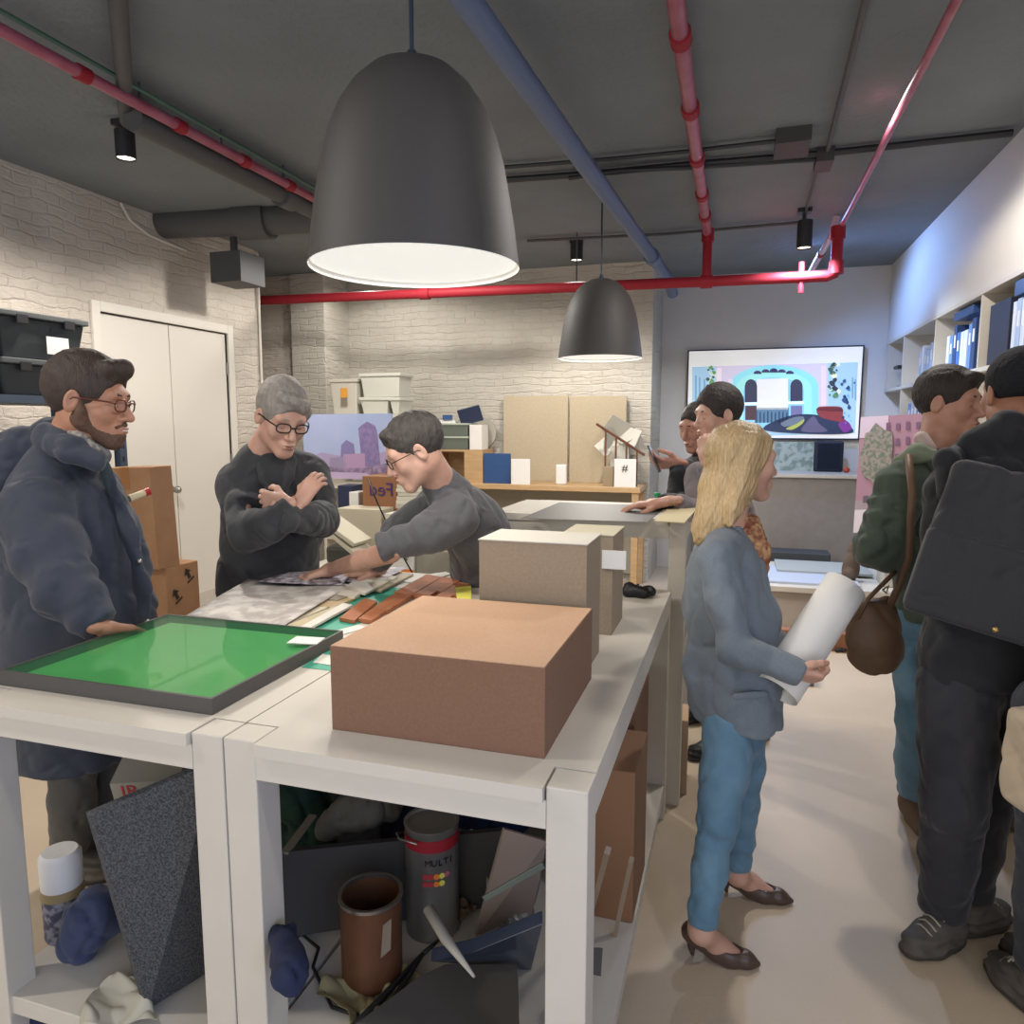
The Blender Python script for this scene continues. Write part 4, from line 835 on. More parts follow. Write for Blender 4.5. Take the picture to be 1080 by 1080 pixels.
pipe('duct', [a, b], .115, DPIPE, 'fat dark duct above the corner of the left wall', 'duct', n=24, couplings=[(a, b, .6)])
a = Vector(atY(160, 215, 4.7)); b = Vector(atY(345, 198, 4.9)); pipe('conduit', [a, (a + b) / 2 + Vector((0, 0, -.03)), b], .022, DARKM, 'black conduit on top of the fat dark duct')
obj('junction_box', MB().box(-4.0, -3.72, 4.9, 5.2, 2.72, 2.95), DPIPE, label='square dark box hanging beneath the fat duct', cat='junction box')
obj('duct_hanger', MB().box(-3.9, -3.86, 5.02, 5.06, 2.95, ZC), DPIPE, label='short hanger between the square dark box and the ceiling', cat='hanger')
# cable runs crossing the slab
def run(pts, z, r, m, label): pipe('conduit', [Zp(x, y, z) for x, y in pts], r, m, label, n=8)
run([(524, 177), (640, 168), (722, 160), (833, 147)], 3.17, .012, DARKM, 'upper thin dark conduit crossing the ceiling behind the near pendant')
run([(528, 190), (625, 183), (720, 174), (876, 161), (1068, 140)], 3.17, .020, DARKM, 'long dark conduit crossing the ceiling to the right wall')
run([(600, 188), (655, 180), (722, 177), (860, 168)], 3.15, .014, DARKM, 'lower dark cable bundle below the long crossing conduit')
run([(556, 254), (700, 247), (850, 234)], 3.17, .012, DPIPE, 'thin dark conduit crossing the far ceiling')
run([(950, -160), (914, -5), (893, 80), (873, 158)], 3.17, .014, DPIPE, 'thin grey conduit running to the small black box')
run([(864, 170), (852, 215), (842, 262)], 3.17, .009, DPIPE, 'faint thin conduit leading to the far right spotlight')
for (x0, y0, x1, y1), lb in (((818, 143, 853, 150), 'flat dark box on the ceiling near the long conduit'), ((861, 162, 877, 167), 'small black box on the long dark conduit')):
    P = Zp(x0, y0, 3.18); Q = Zp(x1, y1, 3.18); obj('junction_box', MB().box(min(P.x, Q.x), max(P.x, Q.x), min(P.y, Q.y) - .05, max(P.y, Q.y) + .05, 3.12, ZC), DARKG, label=lb, cat='junction box')
a = Zp(122, -30, 3.14); b = Zp(134, 128, 3.14); a = b + (a - b) * 2.6; pipe('conduit', [a, b], .035, DPIPE, 'wide dark trunking leading to the left spotlight')
a = Vector(atX(152, 148, -3.6)); b = Vector(atX(152, 222, -3.6)); 
pipe('conduit', [Vector(atX(127, 214, XL + .02)), Vector(atX(137, 232, XL + .02)), Vector(atX(157, 248, XL + .02)), Vector(atX(196, 264, XL + .02))], .010, WDOOR, 'white conduit bending down the top of the left wall')
pipe('conduit', [Vector(atX(274, 268, XL + .02) + A3((0, -.04, 0))), Vector((XL + .02, 5.87, 1.9))], .012, WDOOR, 'thin vertical white conduit on the left wall end')
def track_spot(x, yt, yb, Y, label, lit=True):
    P = Vector(atY(x, yb, Y)); Q = Vector(atY(x, yt, Y)); t = thing('track_spotlight', label, 'spotlight', P, 'cylinder spotlights on the ceiling'); r = .055 if Y > 5 else .05
    L = Q.z - P.z
    obj('can', MB().lathe([(r * .9, .012), (r, 0), (r, L), (.001, L)], P, 24), DARKM, t, smooth='auto')
    obj('lens', MB().lathe([(.001, .01), (r * .9, .01), (r * .9, .012)], P, 24), mat('spot lens', '#fff4dc', .4, emit=3), t)
    obj('stem', MB().cyl(Q, (Q.x, Q.y, ZC), .012), DARKM, t, smooth='auto')
    obj('canopy', MB().box(Q.x - .05, Q.x + .05, Q.y - .05, Q.y + .05, ZC - .03, ZC), DARKM, t)
    return P
s1 = track_spot(133, 138, 168, 3.25, 'black cylinder spotlight above the man in the navy parka')
s2 = track_spot(608, 250, 275, 6.4, 'black cylinder spotlight beyond the blue pipe')
s3 = track_spot(848, 233, 262, 6.0, 'black cylinder spotlight left of the red elbow')
obj('mounting_plate', MB().box(s1.x - .12, s1.x + .14, s1.y - .1, s1.y + .1, s1.z + .21, s1.z + .235), DPIPE, label='grey mounting plate just above the left spotlight', cat='plate')

# ---------------------------------------------------------------- things on the near tables
TZ = .95
gp = thing('glass_tray', 'green glass panel in a dark frame lying on the left table', 'panel', (-1.47, 1.64, TZ))
x0, x1, y0, y1 = -1.80, -1.14, 1.33, 1.915; fw = .022; hz = TZ + .04
FR = mat('dark grey frame', '#4b4946', .5)
obj('frame', MB().box(x0, x1, y0, y0 + .008, TZ + .001, hz).box(x0, x1, y1 - .008, y1, TZ + .001, hz).box(x0, x0 + .008, y0 + .008, y1 - .008, TZ + .001, hz).box(x1 - .008, x1, y0 + .008, y1 - .008, TZ + .001, hz), FR, gp)
obj('glass', MB().box(x0 + .008, x1 - .008, y0 + .008, y1 - .008, hz - .005, hz - .001), mat('green tinted glass', '#3c8f5c', .03, spec=.8, alpha=.22), gp)
obj('green_sheet', MB().box(x0 + .055, x1 - .03, y0 + .03, y1 - .05, TZ + .004, hz - .012), GREENP, gp)
obj('backing', MB().box(x0 + .008, x1 - .008, y0 + .008, y1 - .008, TZ + .001, TZ + .004), mat('dark backing', '#1f3d2c', .6), gp)
P = atZ(323, 676, hz)
mb = MB(); mb.T = rotT((P[0], P[1], hz), .15); mb.box(-.045, .045, -.032, .032, 0, .003); obj('white_card', mb, WHITE, label='small white card lying on the green framed panel', cat='card')
bx = thing('box_block', 'large brown cardboard box block on the right work table', 'box', (-.59, 1.6, TZ))
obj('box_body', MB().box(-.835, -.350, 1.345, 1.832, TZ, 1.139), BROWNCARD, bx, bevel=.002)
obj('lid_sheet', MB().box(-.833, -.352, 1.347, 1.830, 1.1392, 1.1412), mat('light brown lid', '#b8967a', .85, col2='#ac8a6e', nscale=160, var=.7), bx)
b2 = thing('box_block', 'tall grey box block standing behind the brown box block', 'box', (-.53, 1.97, TZ))
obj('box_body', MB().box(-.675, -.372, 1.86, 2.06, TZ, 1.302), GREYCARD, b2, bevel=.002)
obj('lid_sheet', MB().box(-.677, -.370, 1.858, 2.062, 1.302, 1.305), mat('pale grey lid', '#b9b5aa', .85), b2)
b3 = thing('box_block', 'narrow grey box block with a white paper slip behind the tall grey block', 'box', (-.44, 2.35, TZ))
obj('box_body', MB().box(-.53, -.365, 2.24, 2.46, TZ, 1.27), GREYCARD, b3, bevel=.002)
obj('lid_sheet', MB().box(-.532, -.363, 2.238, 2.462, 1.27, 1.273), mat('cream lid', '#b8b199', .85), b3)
P = atY(635, 580, 2.235); Q = atY(660, 601, 2.235); obj('paper_slip', MB().box(P[0], Q[0], 2.234, 2.2365, Q[2], P[2]), WHITE, b3)
# papers
def sheet_on(name, quad, m, label, cat='paper', z=TZ, th=.0015, wav=.0, group=None, lift=0):
    Pq = [Vector(atZ(x, y, z)) for x, y in quad]
    if not wav: return obj(name, MB().quad([p + Vector((0, 0, lift)) for p in Pq], th, (0, 0, 1)), m, label=label, cat=cat, group=group)
    def f(u, v):
        p = Pq[0].lerp(Pq[1], u).lerp(Pq[3].lerp(Pq[2], u), v); p.z = z + th + wav * (.5 + .5 * math.sin(u * 7 + 2 * v)) * (.3 + u) + lift; return p
    return obj(name, MB().grid(f, 16 if wav else 1, 10 if wav else 1, th), m, smooth=bool(wav), label=label, cat=cat, group=group)
DRAW = mat('architectural drawing sheet', '#cfcac2', .7, col2='#b3aca6', nscale=14, var=.12, detail=12)
sheet_on('drawing_sheet', [(196, 650), (300, 664), (372, 620), (262, 612)], DRAW, 'large curled architectural drawing sheet in front of the man in charcoal', wav=.012, z=TZ + .004)
sheet_on('photo_print', [(268, 614), (360, 618), (378, 600), (305, 604)], mat('dark photo print', '#6a6068', .4, col2='#c5c0c8', nscale=30, var=.2), 'dark purple photo print under the pointing hand', z=TZ + .02, wav=.003)
sheet_on('magazine', [(330, 612), (400, 616), (430, 601), (362, 598)], mat('magazine page', '#a9a7b2', .4, col2='#d6d2cf', nscale=22, var=.2), 'open magazine spread beside the pointing hand', z=TZ + .012, wav=.008)
tq = sheet_on('teal_sheet', [(318, 662), (362, 668), (440, 622), (400, 618)], TEAL, 'long teal green sheet between the papers and the terracotta strips', 'sheet')
tq = sheet_on('teal_sheet', [(318, 704), (352, 708), (353, 684), (340, 690)], TEAL, 'small piece of teal sheet left of the brown box block', 'sheet')
for i, (q, c) in enumerate((([(283, 661), (298, 663), (352, 640), (338, 637)], '#c9bfa8'), ([(300, 663), (313, 665), (362, 645), (354, 641)], '#b8ab8a'), ([(316, 664), (326, 665), (372, 640), (362, 638)], '#d2cec4'),
        ([(330, 640), (352, 643), (380, 630), (356, 626)], '#bda57c'), ([(336, 633), (356, 635), (392, 622), (370, 619)], '#8f8675'), ([(362, 624), (385, 628), (420, 610), (398, 607)], '#c8c1ae'), ([(376, 622), (402, 625), (436, 607), (412, 604)], '#a79c84'), ([(352, 628), (374, 632), (392, 618), (372, 615)], '#cfc9bb'))):
    sheet_on('sample_strip', q, mat('sample strip %d' % i, c, .6), ['cream sample strip nearest the green panel', 'tan sample strip second from the green panel', 'white sample strip beside the teal sheet', 'ochre sample strip in the middle of the pile', 'taupe sample strip overlapping the ochre one', 'pale sample strip towards the back of the pile', 'khaki sample strip furthest back in the pile', 'light grey sample strip near the drawing sheet'][i], 'sample', z=TZ + .002 + .004 * (i % 3) + .0006 * i, th=.008, group='material sample strips on the left table')
for i, (q, c, l) in enumerate((([(330, 700), (352, 703), (353, 693), (340, 691)], '#d6d3c9', 'white tile beside the brown box block'), ([(355, 666), (378, 660), (386, 663), (362, 670)], '#d9d6cc', 'thin white card under the near terracotta strips'), ([(410, 612), (470, 604), (478, 606), (440, 616)], '#c9c7bd', 'pale grey card behind the terracotta strips'))):
    sheet_on('card', q, mat('card%d' % i, c, .6), l, 'card', th=.004)
TB = [((358, 655), (374, 658), (398, 637), (384, 634)), ((378, 656), (392, 658), (428, 632), (414, 630)), ((395, 646), (408, 648), (440, 628), (428, 626)),
      ((416, 628), (434, 631), (466, 612), (450, 609)), ((436, 631), (452, 633), (480, 614), (467, 612)), ((452, 626), (466, 628), (494, 611), (481, 609)), ((458, 634), (472, 636), (496, 620), (484, 618)), ((478, 632), (490, 634), (497, 628), (490, 624))]
TL = ['terracotta strip nearest the camera', 'second terracotta strip from the near end', 'short terracotta strip beside the brown box', 'left terracotta strip of the rear set', 'middle terracotta strip of the rear set', 'rearmost terracotta strip by the grey block', 'right terracotta strip of the rear set', 'small terracotta piece by the yellow note']
for i, q in enumerate(TB):
    o = sheet_on('terracotta_strip', q, TERRA, TL[i], 'brick sample', z=TZ + .003, th=.012 + .0009 * i, group='terracotta brick strips on the work table')
sheet_on('sticky_note', [(482, 632), (497, 632), (497, 618), (480, 620)], YELLOW, 'yellow sticky note beside the tall grey block', 'note', z=TZ + .021)
# counter table top
CZ = 1.235
sheet_on('cutting_mat', [(549, 547), (683, 551), (704, 534), (590, 530)], mat('dark cutting mat', '#4d4c49', .5, col2='#585753', nscale=70), 'dark grey cutting mat on the tall counter table', 'mat', z=CZ)
sheet_on('cream_board', [(690, 550), (722, 552), (738, 534), (708, 533)], mat('cream board', '#c9bd98', .7), 'cream board beside the dark cutting mat', 'board', z=CZ, th=.004)
P = atZ(693, 533, CZ); mb = MB().lathe([(.001, 0), (.016, 0), (.018, .02), (.013, .03), (.017, .06), (.001, .062)], (P[0], P[1], CZ), 16); obj('green_stopper', mb, GREENB, smooth='auto', label='small bright green plastic object on the counter table', cat='container')
f = Field(.006)
f.chain([Vector(atZ(664, 629, TZ)) + Vector((0, 0, .026)), Vector(atZ(684, 631, TZ)) + Vector((0, 0, .022))], [.028, .024]); f.cut((0, 0, TZ + .001), (0, 0, -1)); f.disp(folds(30, .008)); fobj('black_pouch', f, BLACK, None, label='crumpled black pouch at the far end of the right table', cat='pouch')

# ---------------------------------------------------------------- back wall desk and its things
DX0, DX1, DYf, DZt = -3.05, -.87, 6.85, 1.02
dk = thing('wall_desk', 'long pale wood desk along the brick back wall', 'desk', ((DX0 + DX1) / 2, 7.1, 0))
obj('desktop', MB().box(DX0, DX1, DYf, 7.39, DZt - .05, DZt), WOOD, dk, bevel=.004)
for x in (DX0 + .02, DX1 - .08): 
    for y in (DYf + .02, 7.3): obj('leg', MB().box(x, x + .06, y, y + .06, 0, DZt - .05), WOOD, dk)
obj('back_panel', MB().box(DX0 + .08, DX1 - .08, 7.32, 7.34, .1, DZt - .05), mat('grey back panel', '#8d8778', .8), dk)
def Y7(x, y, Y=7.1): return atY(x, y, Y)
def deskbox(name, px0, px1, ytop, m, label, cat, Y=7.0, dep=.2, z0=None, parent=None, bevel=.003, group=None, ybot=None):
    z0 = DZt if z0 is None else z0
    if ybot is not None: z0 = atY((px0 + px1) / 2, ybot, Y)[2]
    a = atY(px0, ytop, Y); b = atY(px1, ytop, Y)
    return obj(name, MB().box(a[0], b[0], Y, Y + dep, z0, a[2]), m, parent, bevel=bevel, label=label, cat=cat, group=group)
for a, b, l in ((531, 599, 'left beige pinboard leaning on the desk against the brick wall'), (601, 661, 'right beige pinboard behind the stair model')):
    deskbox('pinboard', a, b, 418, BEIGE, l, 'board', Y=7.33, dep=.03, group='beige pinboards on the desk')
cb = thing('wood_cabinet', 'small open wooden cabinet on the desk under the file trays', 'cabinet', Y7(485, 508))
a = atY(458, 474, 6.95); b = atY(509, 474, 6.95); zt = a[2]
obj('carcass', MB().box(a[0], b[0], 6.95, 7.3, zt - .02, zt).box(a[0], b[0], 6.95, 7.3, DZt, DZt + .02).box(a[0], a[0] + .02, 6.95, 7.3, DZt + .02, zt - .02).box(b[0] - .2, b[0], 6.95, 7.3, DZt + .02, zt - .02).box(a[0], b[0], 7.29, 7.31, DZt, zt), WOOD, cb)
ft_ = thing('file_tray', 'lower grey green file tray on the wooden cabinet', 'tray', (a[0] + .2, 7.1, zt), 'file trays on the wooden cabinet')
TG2 = mat('grey green plastic', '#5b6259', .5); rimm = mat('pale tray rim', '#a3ab9c', .5)
def tray(t, z, h):
    a = atY(457, 474, 6.98); b = atY(493, 474, 6.98)
    obj('tray_body', MB().box(a[0], b[0], 6.98, 7.25, z, z + h - .02), TG2, t, bevel=.004); obj('rim', MB().box(a[0] - .01, b[0] + .01, 6.97, 7.26, z + h - .02, z + h), rimm, t, bevel=.003)
tray(ft_, zt, .135); ft2 = thing('file_tray', 'upper grey green file tray with papers on it', 'tray', (a[0] + .2, 7.1, zt + .135), 'file trays on the wooden cabinet'); tray(ft2, zt + .135, .135)
deskbox('binder', 495, 508, 448, WHITE, 'white binder with a black dot standing beside the file trays', 'binder', Y=7.0, z0=zt)
mb = MB(); mb.T = rotT(Y7(496, 438, 7.05), .15, .3, -.25); mb.box(-.12, .12, -.01, .01, -.085, .085); obj('tablet', mb, NAVY, bevel=.01, label='dark navy tablet tilted on top of the file trays', cat='tablet')
mb = MB(); mb.T = rotT((atY(470, 445, 7.1)[0], 7.1, zt + .27), .1); mb.box(-.13, .13, -.08, .08, 0, .02).box(-.1, .12, -.06, .06, .02, .035); obj('paper_stack', mb, WHITE, label='loose white papers on the upper file tray', cat='papers')
mb = MB(); mb.T = rotT((atY(474, 441, 7.1)[0], 7.05, zt + .305), .3); mb.box(-.05, .05, -.03, .03, 0, .05); obj('blue_carton', mb, BLUEB, label='small blue carton among the papers on the file tray', cat='carton')
mb = MB(); mb.T = rotT(Y7(508, 457, 7.32)); mb.lathe([(.001, 0), (.17, 0), (.17, .02), (.001, .02)], (0, 0, 0), 40, (0, -1, .12)); obj('grey_disc', mb, mat('grey disc', '#9e9a8e', .7), smooth='auto', label='round pale grey disc leaning on the brick wall', cat='disc')
deskbox('blue_folder', 510, 538, 478, BLUEB, 'blue cover folder standing on the desk', 'folder', Y=6.95, dep=.03)
wc = deskbox('display_card', 539, 559, 484, WHITE, 'white display card next to the blue folder', 'card', Y=6.9, dep=.012)
hc = deskbox('display_card', 648, 671, 484, WHITE, 'white display card marked with a hash sign', 'card', Y=6.88, dep=.012)
P = atY(659, 494, 6.878); text('hash_mark', '#', .1, BLACK, frameT(P, (1, 0, 0), (0, 0, 1)), hc)
deskbox('white_gadget', 586, 597, 490, WHITE, 'small white gadget on the desk between the pinboards', 'gadget', Y=7.0, dep=.05, bevel=.012)
deskbox('sample_block', 636, 647, 492, mat('taupe sample', '#94846c', .7), 'taupe sample block left of the hash card', 'sample', Y=6.95, dep=.05)
st = thing('stair_rail_model', 'dark brown stair handrail model on the desk', 'model', Y7(655, 508, 7.0))
a = Vector(atY(629, 447, 7.0)); b = Vector(atY(680, 480, 7.0)); obj('handrail', MB().tube([a, b], .014, 6), DWOOD, st)
for x in (639, 650, 661, 672):
    f_ = (x - 629) / 51; p = a.lerp(b, f_); obj('post', MB().box(p.x - .008, p.x + .008, 6.99, 7.01, DZt, p.z), DWOOD, st)
mb = MB()
for i, (x, y, rx, rz, w, h) in enumerate(((652, 452, .5, .5, .13, .1), (662, 460, -.4, -.6, .14, .09), (645, 462, .2, 1.0, .1, .12), (668, 470, .6, .2, .1, .08), (640, 470, -.7, .4, .09, .09))):
    mb.T = rotT(Y7(x, y, 7.14), rz, rx, .5 - .3 * i); mb.box(-w, w, -.004, .004, -h, h)
mb.T = Matrix.Identity(4); p = Y7(655, 470, 7.14); mb.box(p[0] - .1, p[0] + .08, 7.1, 7.2, DZt, p[2])
obj('paper_model', mb, mat('white model card', '#c2c0b6', .7), label='white folded paper model leaning behind the stair handrail', cat='paper model')
# monitor region on the far wall
sx0, sx1, sz0, sz1 = -.565, 1.185, 1.455, 2.415
tv = thing('wall_screen', 'large lit wall screen showing a blue arched lobby', 'screen', ((sx0 + sx1) / 2, YT - .03, sz0))
obj('bezel', MB().box(sx0, sx1, YT - .06, YT, sz0, sz1), mat('screen bezel', '#1c2740', .3), tv, bevel=.004)
def em(n, c, e=.75): return mat('screen ' + n, c, .4, emit=e, col2=None)
obj('display', MB().box(sx0 + .015, sx1 - .015, YT - .062, YT - .06, sz0 + .015, sz1 - .015), em('white', '#c9c8c6', .8), tv)
def pic(name, poly, c, k, col2=None):
    vs = [(x, z) for x, z in poly]; yy = YT - .062 - .0012 * k; n = len(vs)
    mb = MB(); mb.add([(x, yy, z) for x, z in vs] + [(x, yy + .001, z) for x, z in vs], [tuple(range(n)), tuple(range(2 * n - 1, n - 1, -1))] + [(i, n + i, n + (i + 1) % n, (i + 1) % n) for i in range(n)])
    return obj(name, mb, em(name + c, c) if not col2 else col2, tv)
def S(px, py): p = atY(px, py, YT - .065); return (p[0], p[2])
def arc(cx, cy, rx, ry, base, n=20): return [S(cx - rx, base)] + [S(cx - rx * math.cos(PI * i / n), cy - ry * math.sin(PI * i / n)) for i in range(n + 1)] + [S(cx + rx, base)]
pic('picture_lobby', [S(730, 387), S(905, 382), S(902, 457), S(730, 462)], '#93b3c9', 1)
pic('picture_wall', [S(755, 386), S(873, 383), S(873, 455), S(755, 456)], '#b9b2c6', 2)
pic('picture_arch', arc(816, 408, 47, 23, 455), '#7fc3cf', 3)
pic('picture_arch_band', arc(816, 410, 40, 19, 455), '#8fd0c8', 4)
pic('picture_arch_inner', arc(816, 412, 32, 14, 455), '#7fb6d8', 5)
pic('picture_glow', [S(798, 400), S(831, 399), S(831, 432), S(798, 432)], '#d2d0cc', 6)
pic('picture_floor', [S(796, 430), S(832, 430), S(832, 445), S(796, 446)], '#4f6e86', 6)
for x in (792, 840): pic('picture_window', arc(x, 408, 6.5, 8, 425), '#2c2f45', 7)
for x in (792, 840): pic('picture_plinth', [S(x - 6, 428), S(x + 6, 428), S(x + 6, 443), S(x - 6, 443)], '#463038' if x < 800 else '#66658a', 7)
for i in range(5): pic('picture_lamp_scallop', arc(799 + i * 8.5, 394 - (1.5 if 0 < i < 4 else 0) - (1 if i == 2 else 0), 4.2, 3, 394.5 - (1.5 if 0 < i < 4 else 0)), '#2b2b55', 8)
def smooth_poly(P, n=6):
    out = []
    for i in range(len(P)):
        a, b, c, d = P[i - 1], P[i], P[(i + 1) % len(P)], P[(i + 2) % len(P)]
        for k in range(n):
            t = k / n; out.append(tuple(.5 * ((2 * b[j]) + (-a[j] + c[j]) * t + (2 * a[j] - 5 * b[j] + 4 * c[j] - d[j]) * t * t + (-a[j] + 3 * b[j] - 3 * c[j] + d[j]) * t ** 3) for j in (0, 1)))
    return out
pic('picture_car', smooth_poly([S(806, 450), S(822, 442), S(838, 437.5), S(856, 437), S(872, 440), S(886, 445), S(897, 450), S(897, 457), S(860, 458), S(812, 455)]), '#25304a', 8)
pic('picture_car_window', smooth_poly([S(824, 446), S(838, 440), S(848, 440), S(842, 447), S(828, 450)]), '#5f6a78', 9)
pic('picture_car_glint', smooth_poly([S(829, 452), S(840, 447), S(848, 442), S(846, 447), S(836, 453)]), '#9a9f4e', 10)
pic('picture_car_shine', smooth_poly([S(850, 446), S(858, 439), S(864, 447), S(872, 455), S(846, 455)]), '#55506a', 9)
pic('picture_sofa', smooth_poly([S(862, 430), S(875, 428.5), S(888, 430), S(889, 440), S(893, 445), S(880, 444), S(864, 439)]), '#7a3338', 9)
pic('picture_sofa_back', smooth_poly([S(863, 430.5), S(875, 429.5), S(887, 431), S(887, 434), S(863, 433)]), '#5c2028', 10)
pic('picture_violet', smooth_poly([S(884, 447), S(893, 444), S(898, 452), S(890, 456)]), '#6a2f7a', 10)
rq = random.Random(9)
for i in range(26):
    x = rq.gauss(879, 3.2); y = rq.uniform(384, 420); w = rq.uniform(1.2, 3.4); pic('picture_leaf', smooth_poly([S(x - w, y), S(x, y - w * rq.uniform(.5, 1.6)), S(x + w, y + rq.uniform(-1, 1)), S(x, y + w * rq.uniform(.5, 1.4))], 3), rq.choice(['#35504a', '#4f7a55', '#2c2f3c', '#c9cfc0']), 9 + i % 3)
for i in range(18):
    x = rq.gauss(750, 3.0); y = rq.uniform(386, 416); w = rq.uniform(1.2, 3); pic('picture_leaf', smooth_poly([S(x - w, y), S(x, y - w * rq.uniform(.5, 1.6)), S(x + w, y), S(x, y + w)], 3), rq.choice(['#35504a', '#5b8a55', '#2c2f3c', '#b9c2bd']), 9 + i % 3)
for i in range(26):
    x = rq.gauss(893, 3.6); y = rq.uniform(402, 446); w = rq.uniform(.9, 2.4); pic('picture_flower', smooth_poly([S(x - w, y), S(x, y - w), S(x + w * .8, y + rq.uniform(-1, 1)), S(x, y + w)], 3), rq.choice(['#28456e', '#1c2f52', '#6fa3c4']), 9 + i % 3)
for (x, a, b) in ((734, 396, 428), (738, 398, 430), (743, 400, 428), (899, 398, 420), (902, 400, 422)): pic('picture_column', [S(x - .6, a), S(x + .6, a), S(x + .6, b), S(x - .6, b)], '#5b86a4', 9)
for (x, a, b, c) in ((756, 388, 455, '#d5c3cf'), (768, 400, 455, '#cdb9c6'), (866, 386, 430, '#cdb9d6')): pic('picture_pillar', [S(x, a), S(x + 5, a), S(x + 5, b), S(x, b)], c, 3)
for k in range(9): pic('picture_rail', [S(797 + k * 4, 434 + (k % 3)), S(798.6 + k * 4, 434), S(798.6 + k * 4, 446), S(797 + k * 4, 446)], '#27415c', 8)
pic('picture_ledge', [S(785, 424.5), S(848, 423), S(848, 426), S(785, 427.5)], '#cfe0e6', 10)

# low console under the screen
ky = 7.6; kz = atY(850, 500, ky)[2]; ka = atY(786, 500, ky)[0]; kb = atY(905, 500, ky)[0]
ks = thing('console', 'white console counter with a stone coloured front below the wall screen', 'console', ((ka + kb) / 2, 7.9, 0))
obj('counter_top', MB().box(ka - .02, kb + .02, ky - .04, YT - .07, kz - .035, kz), WTABLE, ks, bevel=.004)
obj('front_panel', MB().box(ka, kb, ky, ky + .03, .22, kz - .035), mat('stone front', '#8c8681', .8, col2='#827c77', nscale=10), ks)
obj('side_panel', MB().box(kb - .03, kb, ky + .03, YT - .08, 0, kz - .035), WTABLE, ks); obj('side_panel', MB().box(ka, ka + .03, ky + .03, YT - .08, 0, kz - .035), WTABLE, ks)
a = atY(818, 466, 8.1); b = atY(858, 495, 8.1)
obj('relief_panel', MB().box(a[0], b[0], 8.1, 8.13, kz, a[2]), mat('grey green relief', '#7d8f86', .6, col2='#a9b5ae', nscale=16, var=.12, bump=.8, bscale=16), label='grey green relief panel standing on the console', cat='panel')
a = atY(860, 465, 8.0); b = atY(889, 495, 8.0)
sp = thing('speaker', 'dark blue black speaker box on the console', 'speaker', ((a[0] + b[0]) / 2, 8.1, kz)); obj('cabinet_body', MB().box(a[0], b[0], 8.0, 8.2, kz, a[2]), mat('blue black', '#182034', .5), sp, bevel=.02); obj('grille', MB().box(a[0] + .03, b[0] - .03, 7.995, 8.0, kz + .03, a[2] - .03), mat('speaker grille', '#121a2a', .9, bump=.4, bscale=500), sp)
p = atY(893, 492, 7.9); obj('red_ornament', MB().sphere((p[0], 7.9, kz + .03), .03, 10, (1, 1, 1)), mat('orange red', '#b2472f', .5), smooth=True, label='little orange red ornament at the right end of the console', cat='ornament')
# things on the floor beyond the woman
def floorbox(name, px0, px1, pyb, h, dep, m, label, cat, z=0, rz=0, bevel=.004, group=None):
    a = atZ(px0, pyb, z); b = atZ(px1, pyb, z); w = abs(b[0] - a[0]); mb = MB(); mb.T = rotT(((a[0] + b[0]) / 2, (a[1] + b[1]) / 2 + dep / 2, z), rz); mb.box(-w / 2, w / 2, -dep / 2, dep / 2, 0, h)
    return obj(name, mb, m, bevel=bevel, label=label, cat=cat, group=group)
pl = thing('display_plinth', 'low white plinth on the floor in front of the console', 'plinth', (.75, 6.4, 0))
obj('plinth_base', MB().box(.20, 1.36, 6.05, 7.1, 0, .30), mat('beige plinth', '#a59a90', .7), pl); obj('plinth_top', MB().box(.17, 1.38, 6.0, 7.1, .30, .345), WTABLE, pl, bevel=.004)
for i, (x0, x1, y0, y1, m_, l) in enumerate(((.25, .95, 6.1, 6.8, '#aeb6c6', 'pale blue panel lying on the white plinth'), (.35, 1.1, 6.5, 7.0, '#9fa4a2', 'grey panel lying at the back of the plinth'))):
    obj('flat_panel', MB().box(x0, x1, y0, y1, .345 + .02 * i, .365 + .02 * i), mat('flat panel %d' % i, m_, .6), bevel=.002, label=l, cat='panel')
obj('dark_tool_pile', MB().box(.30, .85, 7.2, 7.45, 0, .42), mat('dark grey crate', '#3f4347', .7), bevel=.01, label='long dark crate between the plinth and the console', cat='crate')
f = Field(.012); f.chain([atY(897, 596, 6.35) * A3((1, 1, 0)) + A3((0, 0, .42)), atY(900, 575, 6.35)], [.07, .035]); f.disp(folds(14, .01)); fobj('brown_sack', f, mat('brown sack', '#5a4a3e', .8), None, label='small slumped brown sack on the plinth', cat='sack')
obj('white_bin', MB().box(1.12, 1.36, 6.2, 6.5, .346, .62), WTABLE, bevel=.01, label='white box on the right end of the plinth', cat='box')
obj('wood_board', MB().box(.25, 1.2, 5.5, 5.58, 0, .13), mat('orange brown board', '#8e5f42', .6), label='orange brown board standing on edge in front of the plinth', cat='board')
obj('wood_board', MB().box(.1, .45, 5.0, 5.07, 0, .07), mat('red brown board', '#84584a', .6), label='short red brown board on the floor behind the paper roll', cat='board')
obj('tool_case', MB().box(.05, .5, 4.7, 4.95, 0, .06), mat('grey violet case', '#77757f', .6), bevel=.006, label='flat grey case on the floor behind the paper roll', cat='case')
obj('tool_tin', MB().cyl((.5, 5.05, 0), (.5, 5.05, .12), .03), BLUEB, smooth='auto', label='small blue tin beside the short red brown board', cat='tin')
for i, (px, py, a_) in enumerate(((872, 668, .1), (868, 676, -.15))):
    P = atZ(px, py, .0); mb = MB(); mb.T = rotT((P[0] + .05, P[1], 0), a_); mb.box(-.17, .17, -.02, .02, 0, .02); obj('wood_batten', mb, WOOD if i else DWOOD, label=['brown batten on the floor left of the shoulder bag', 'pale batten on the floor left of the shoulder bag'][i], cat='batten')
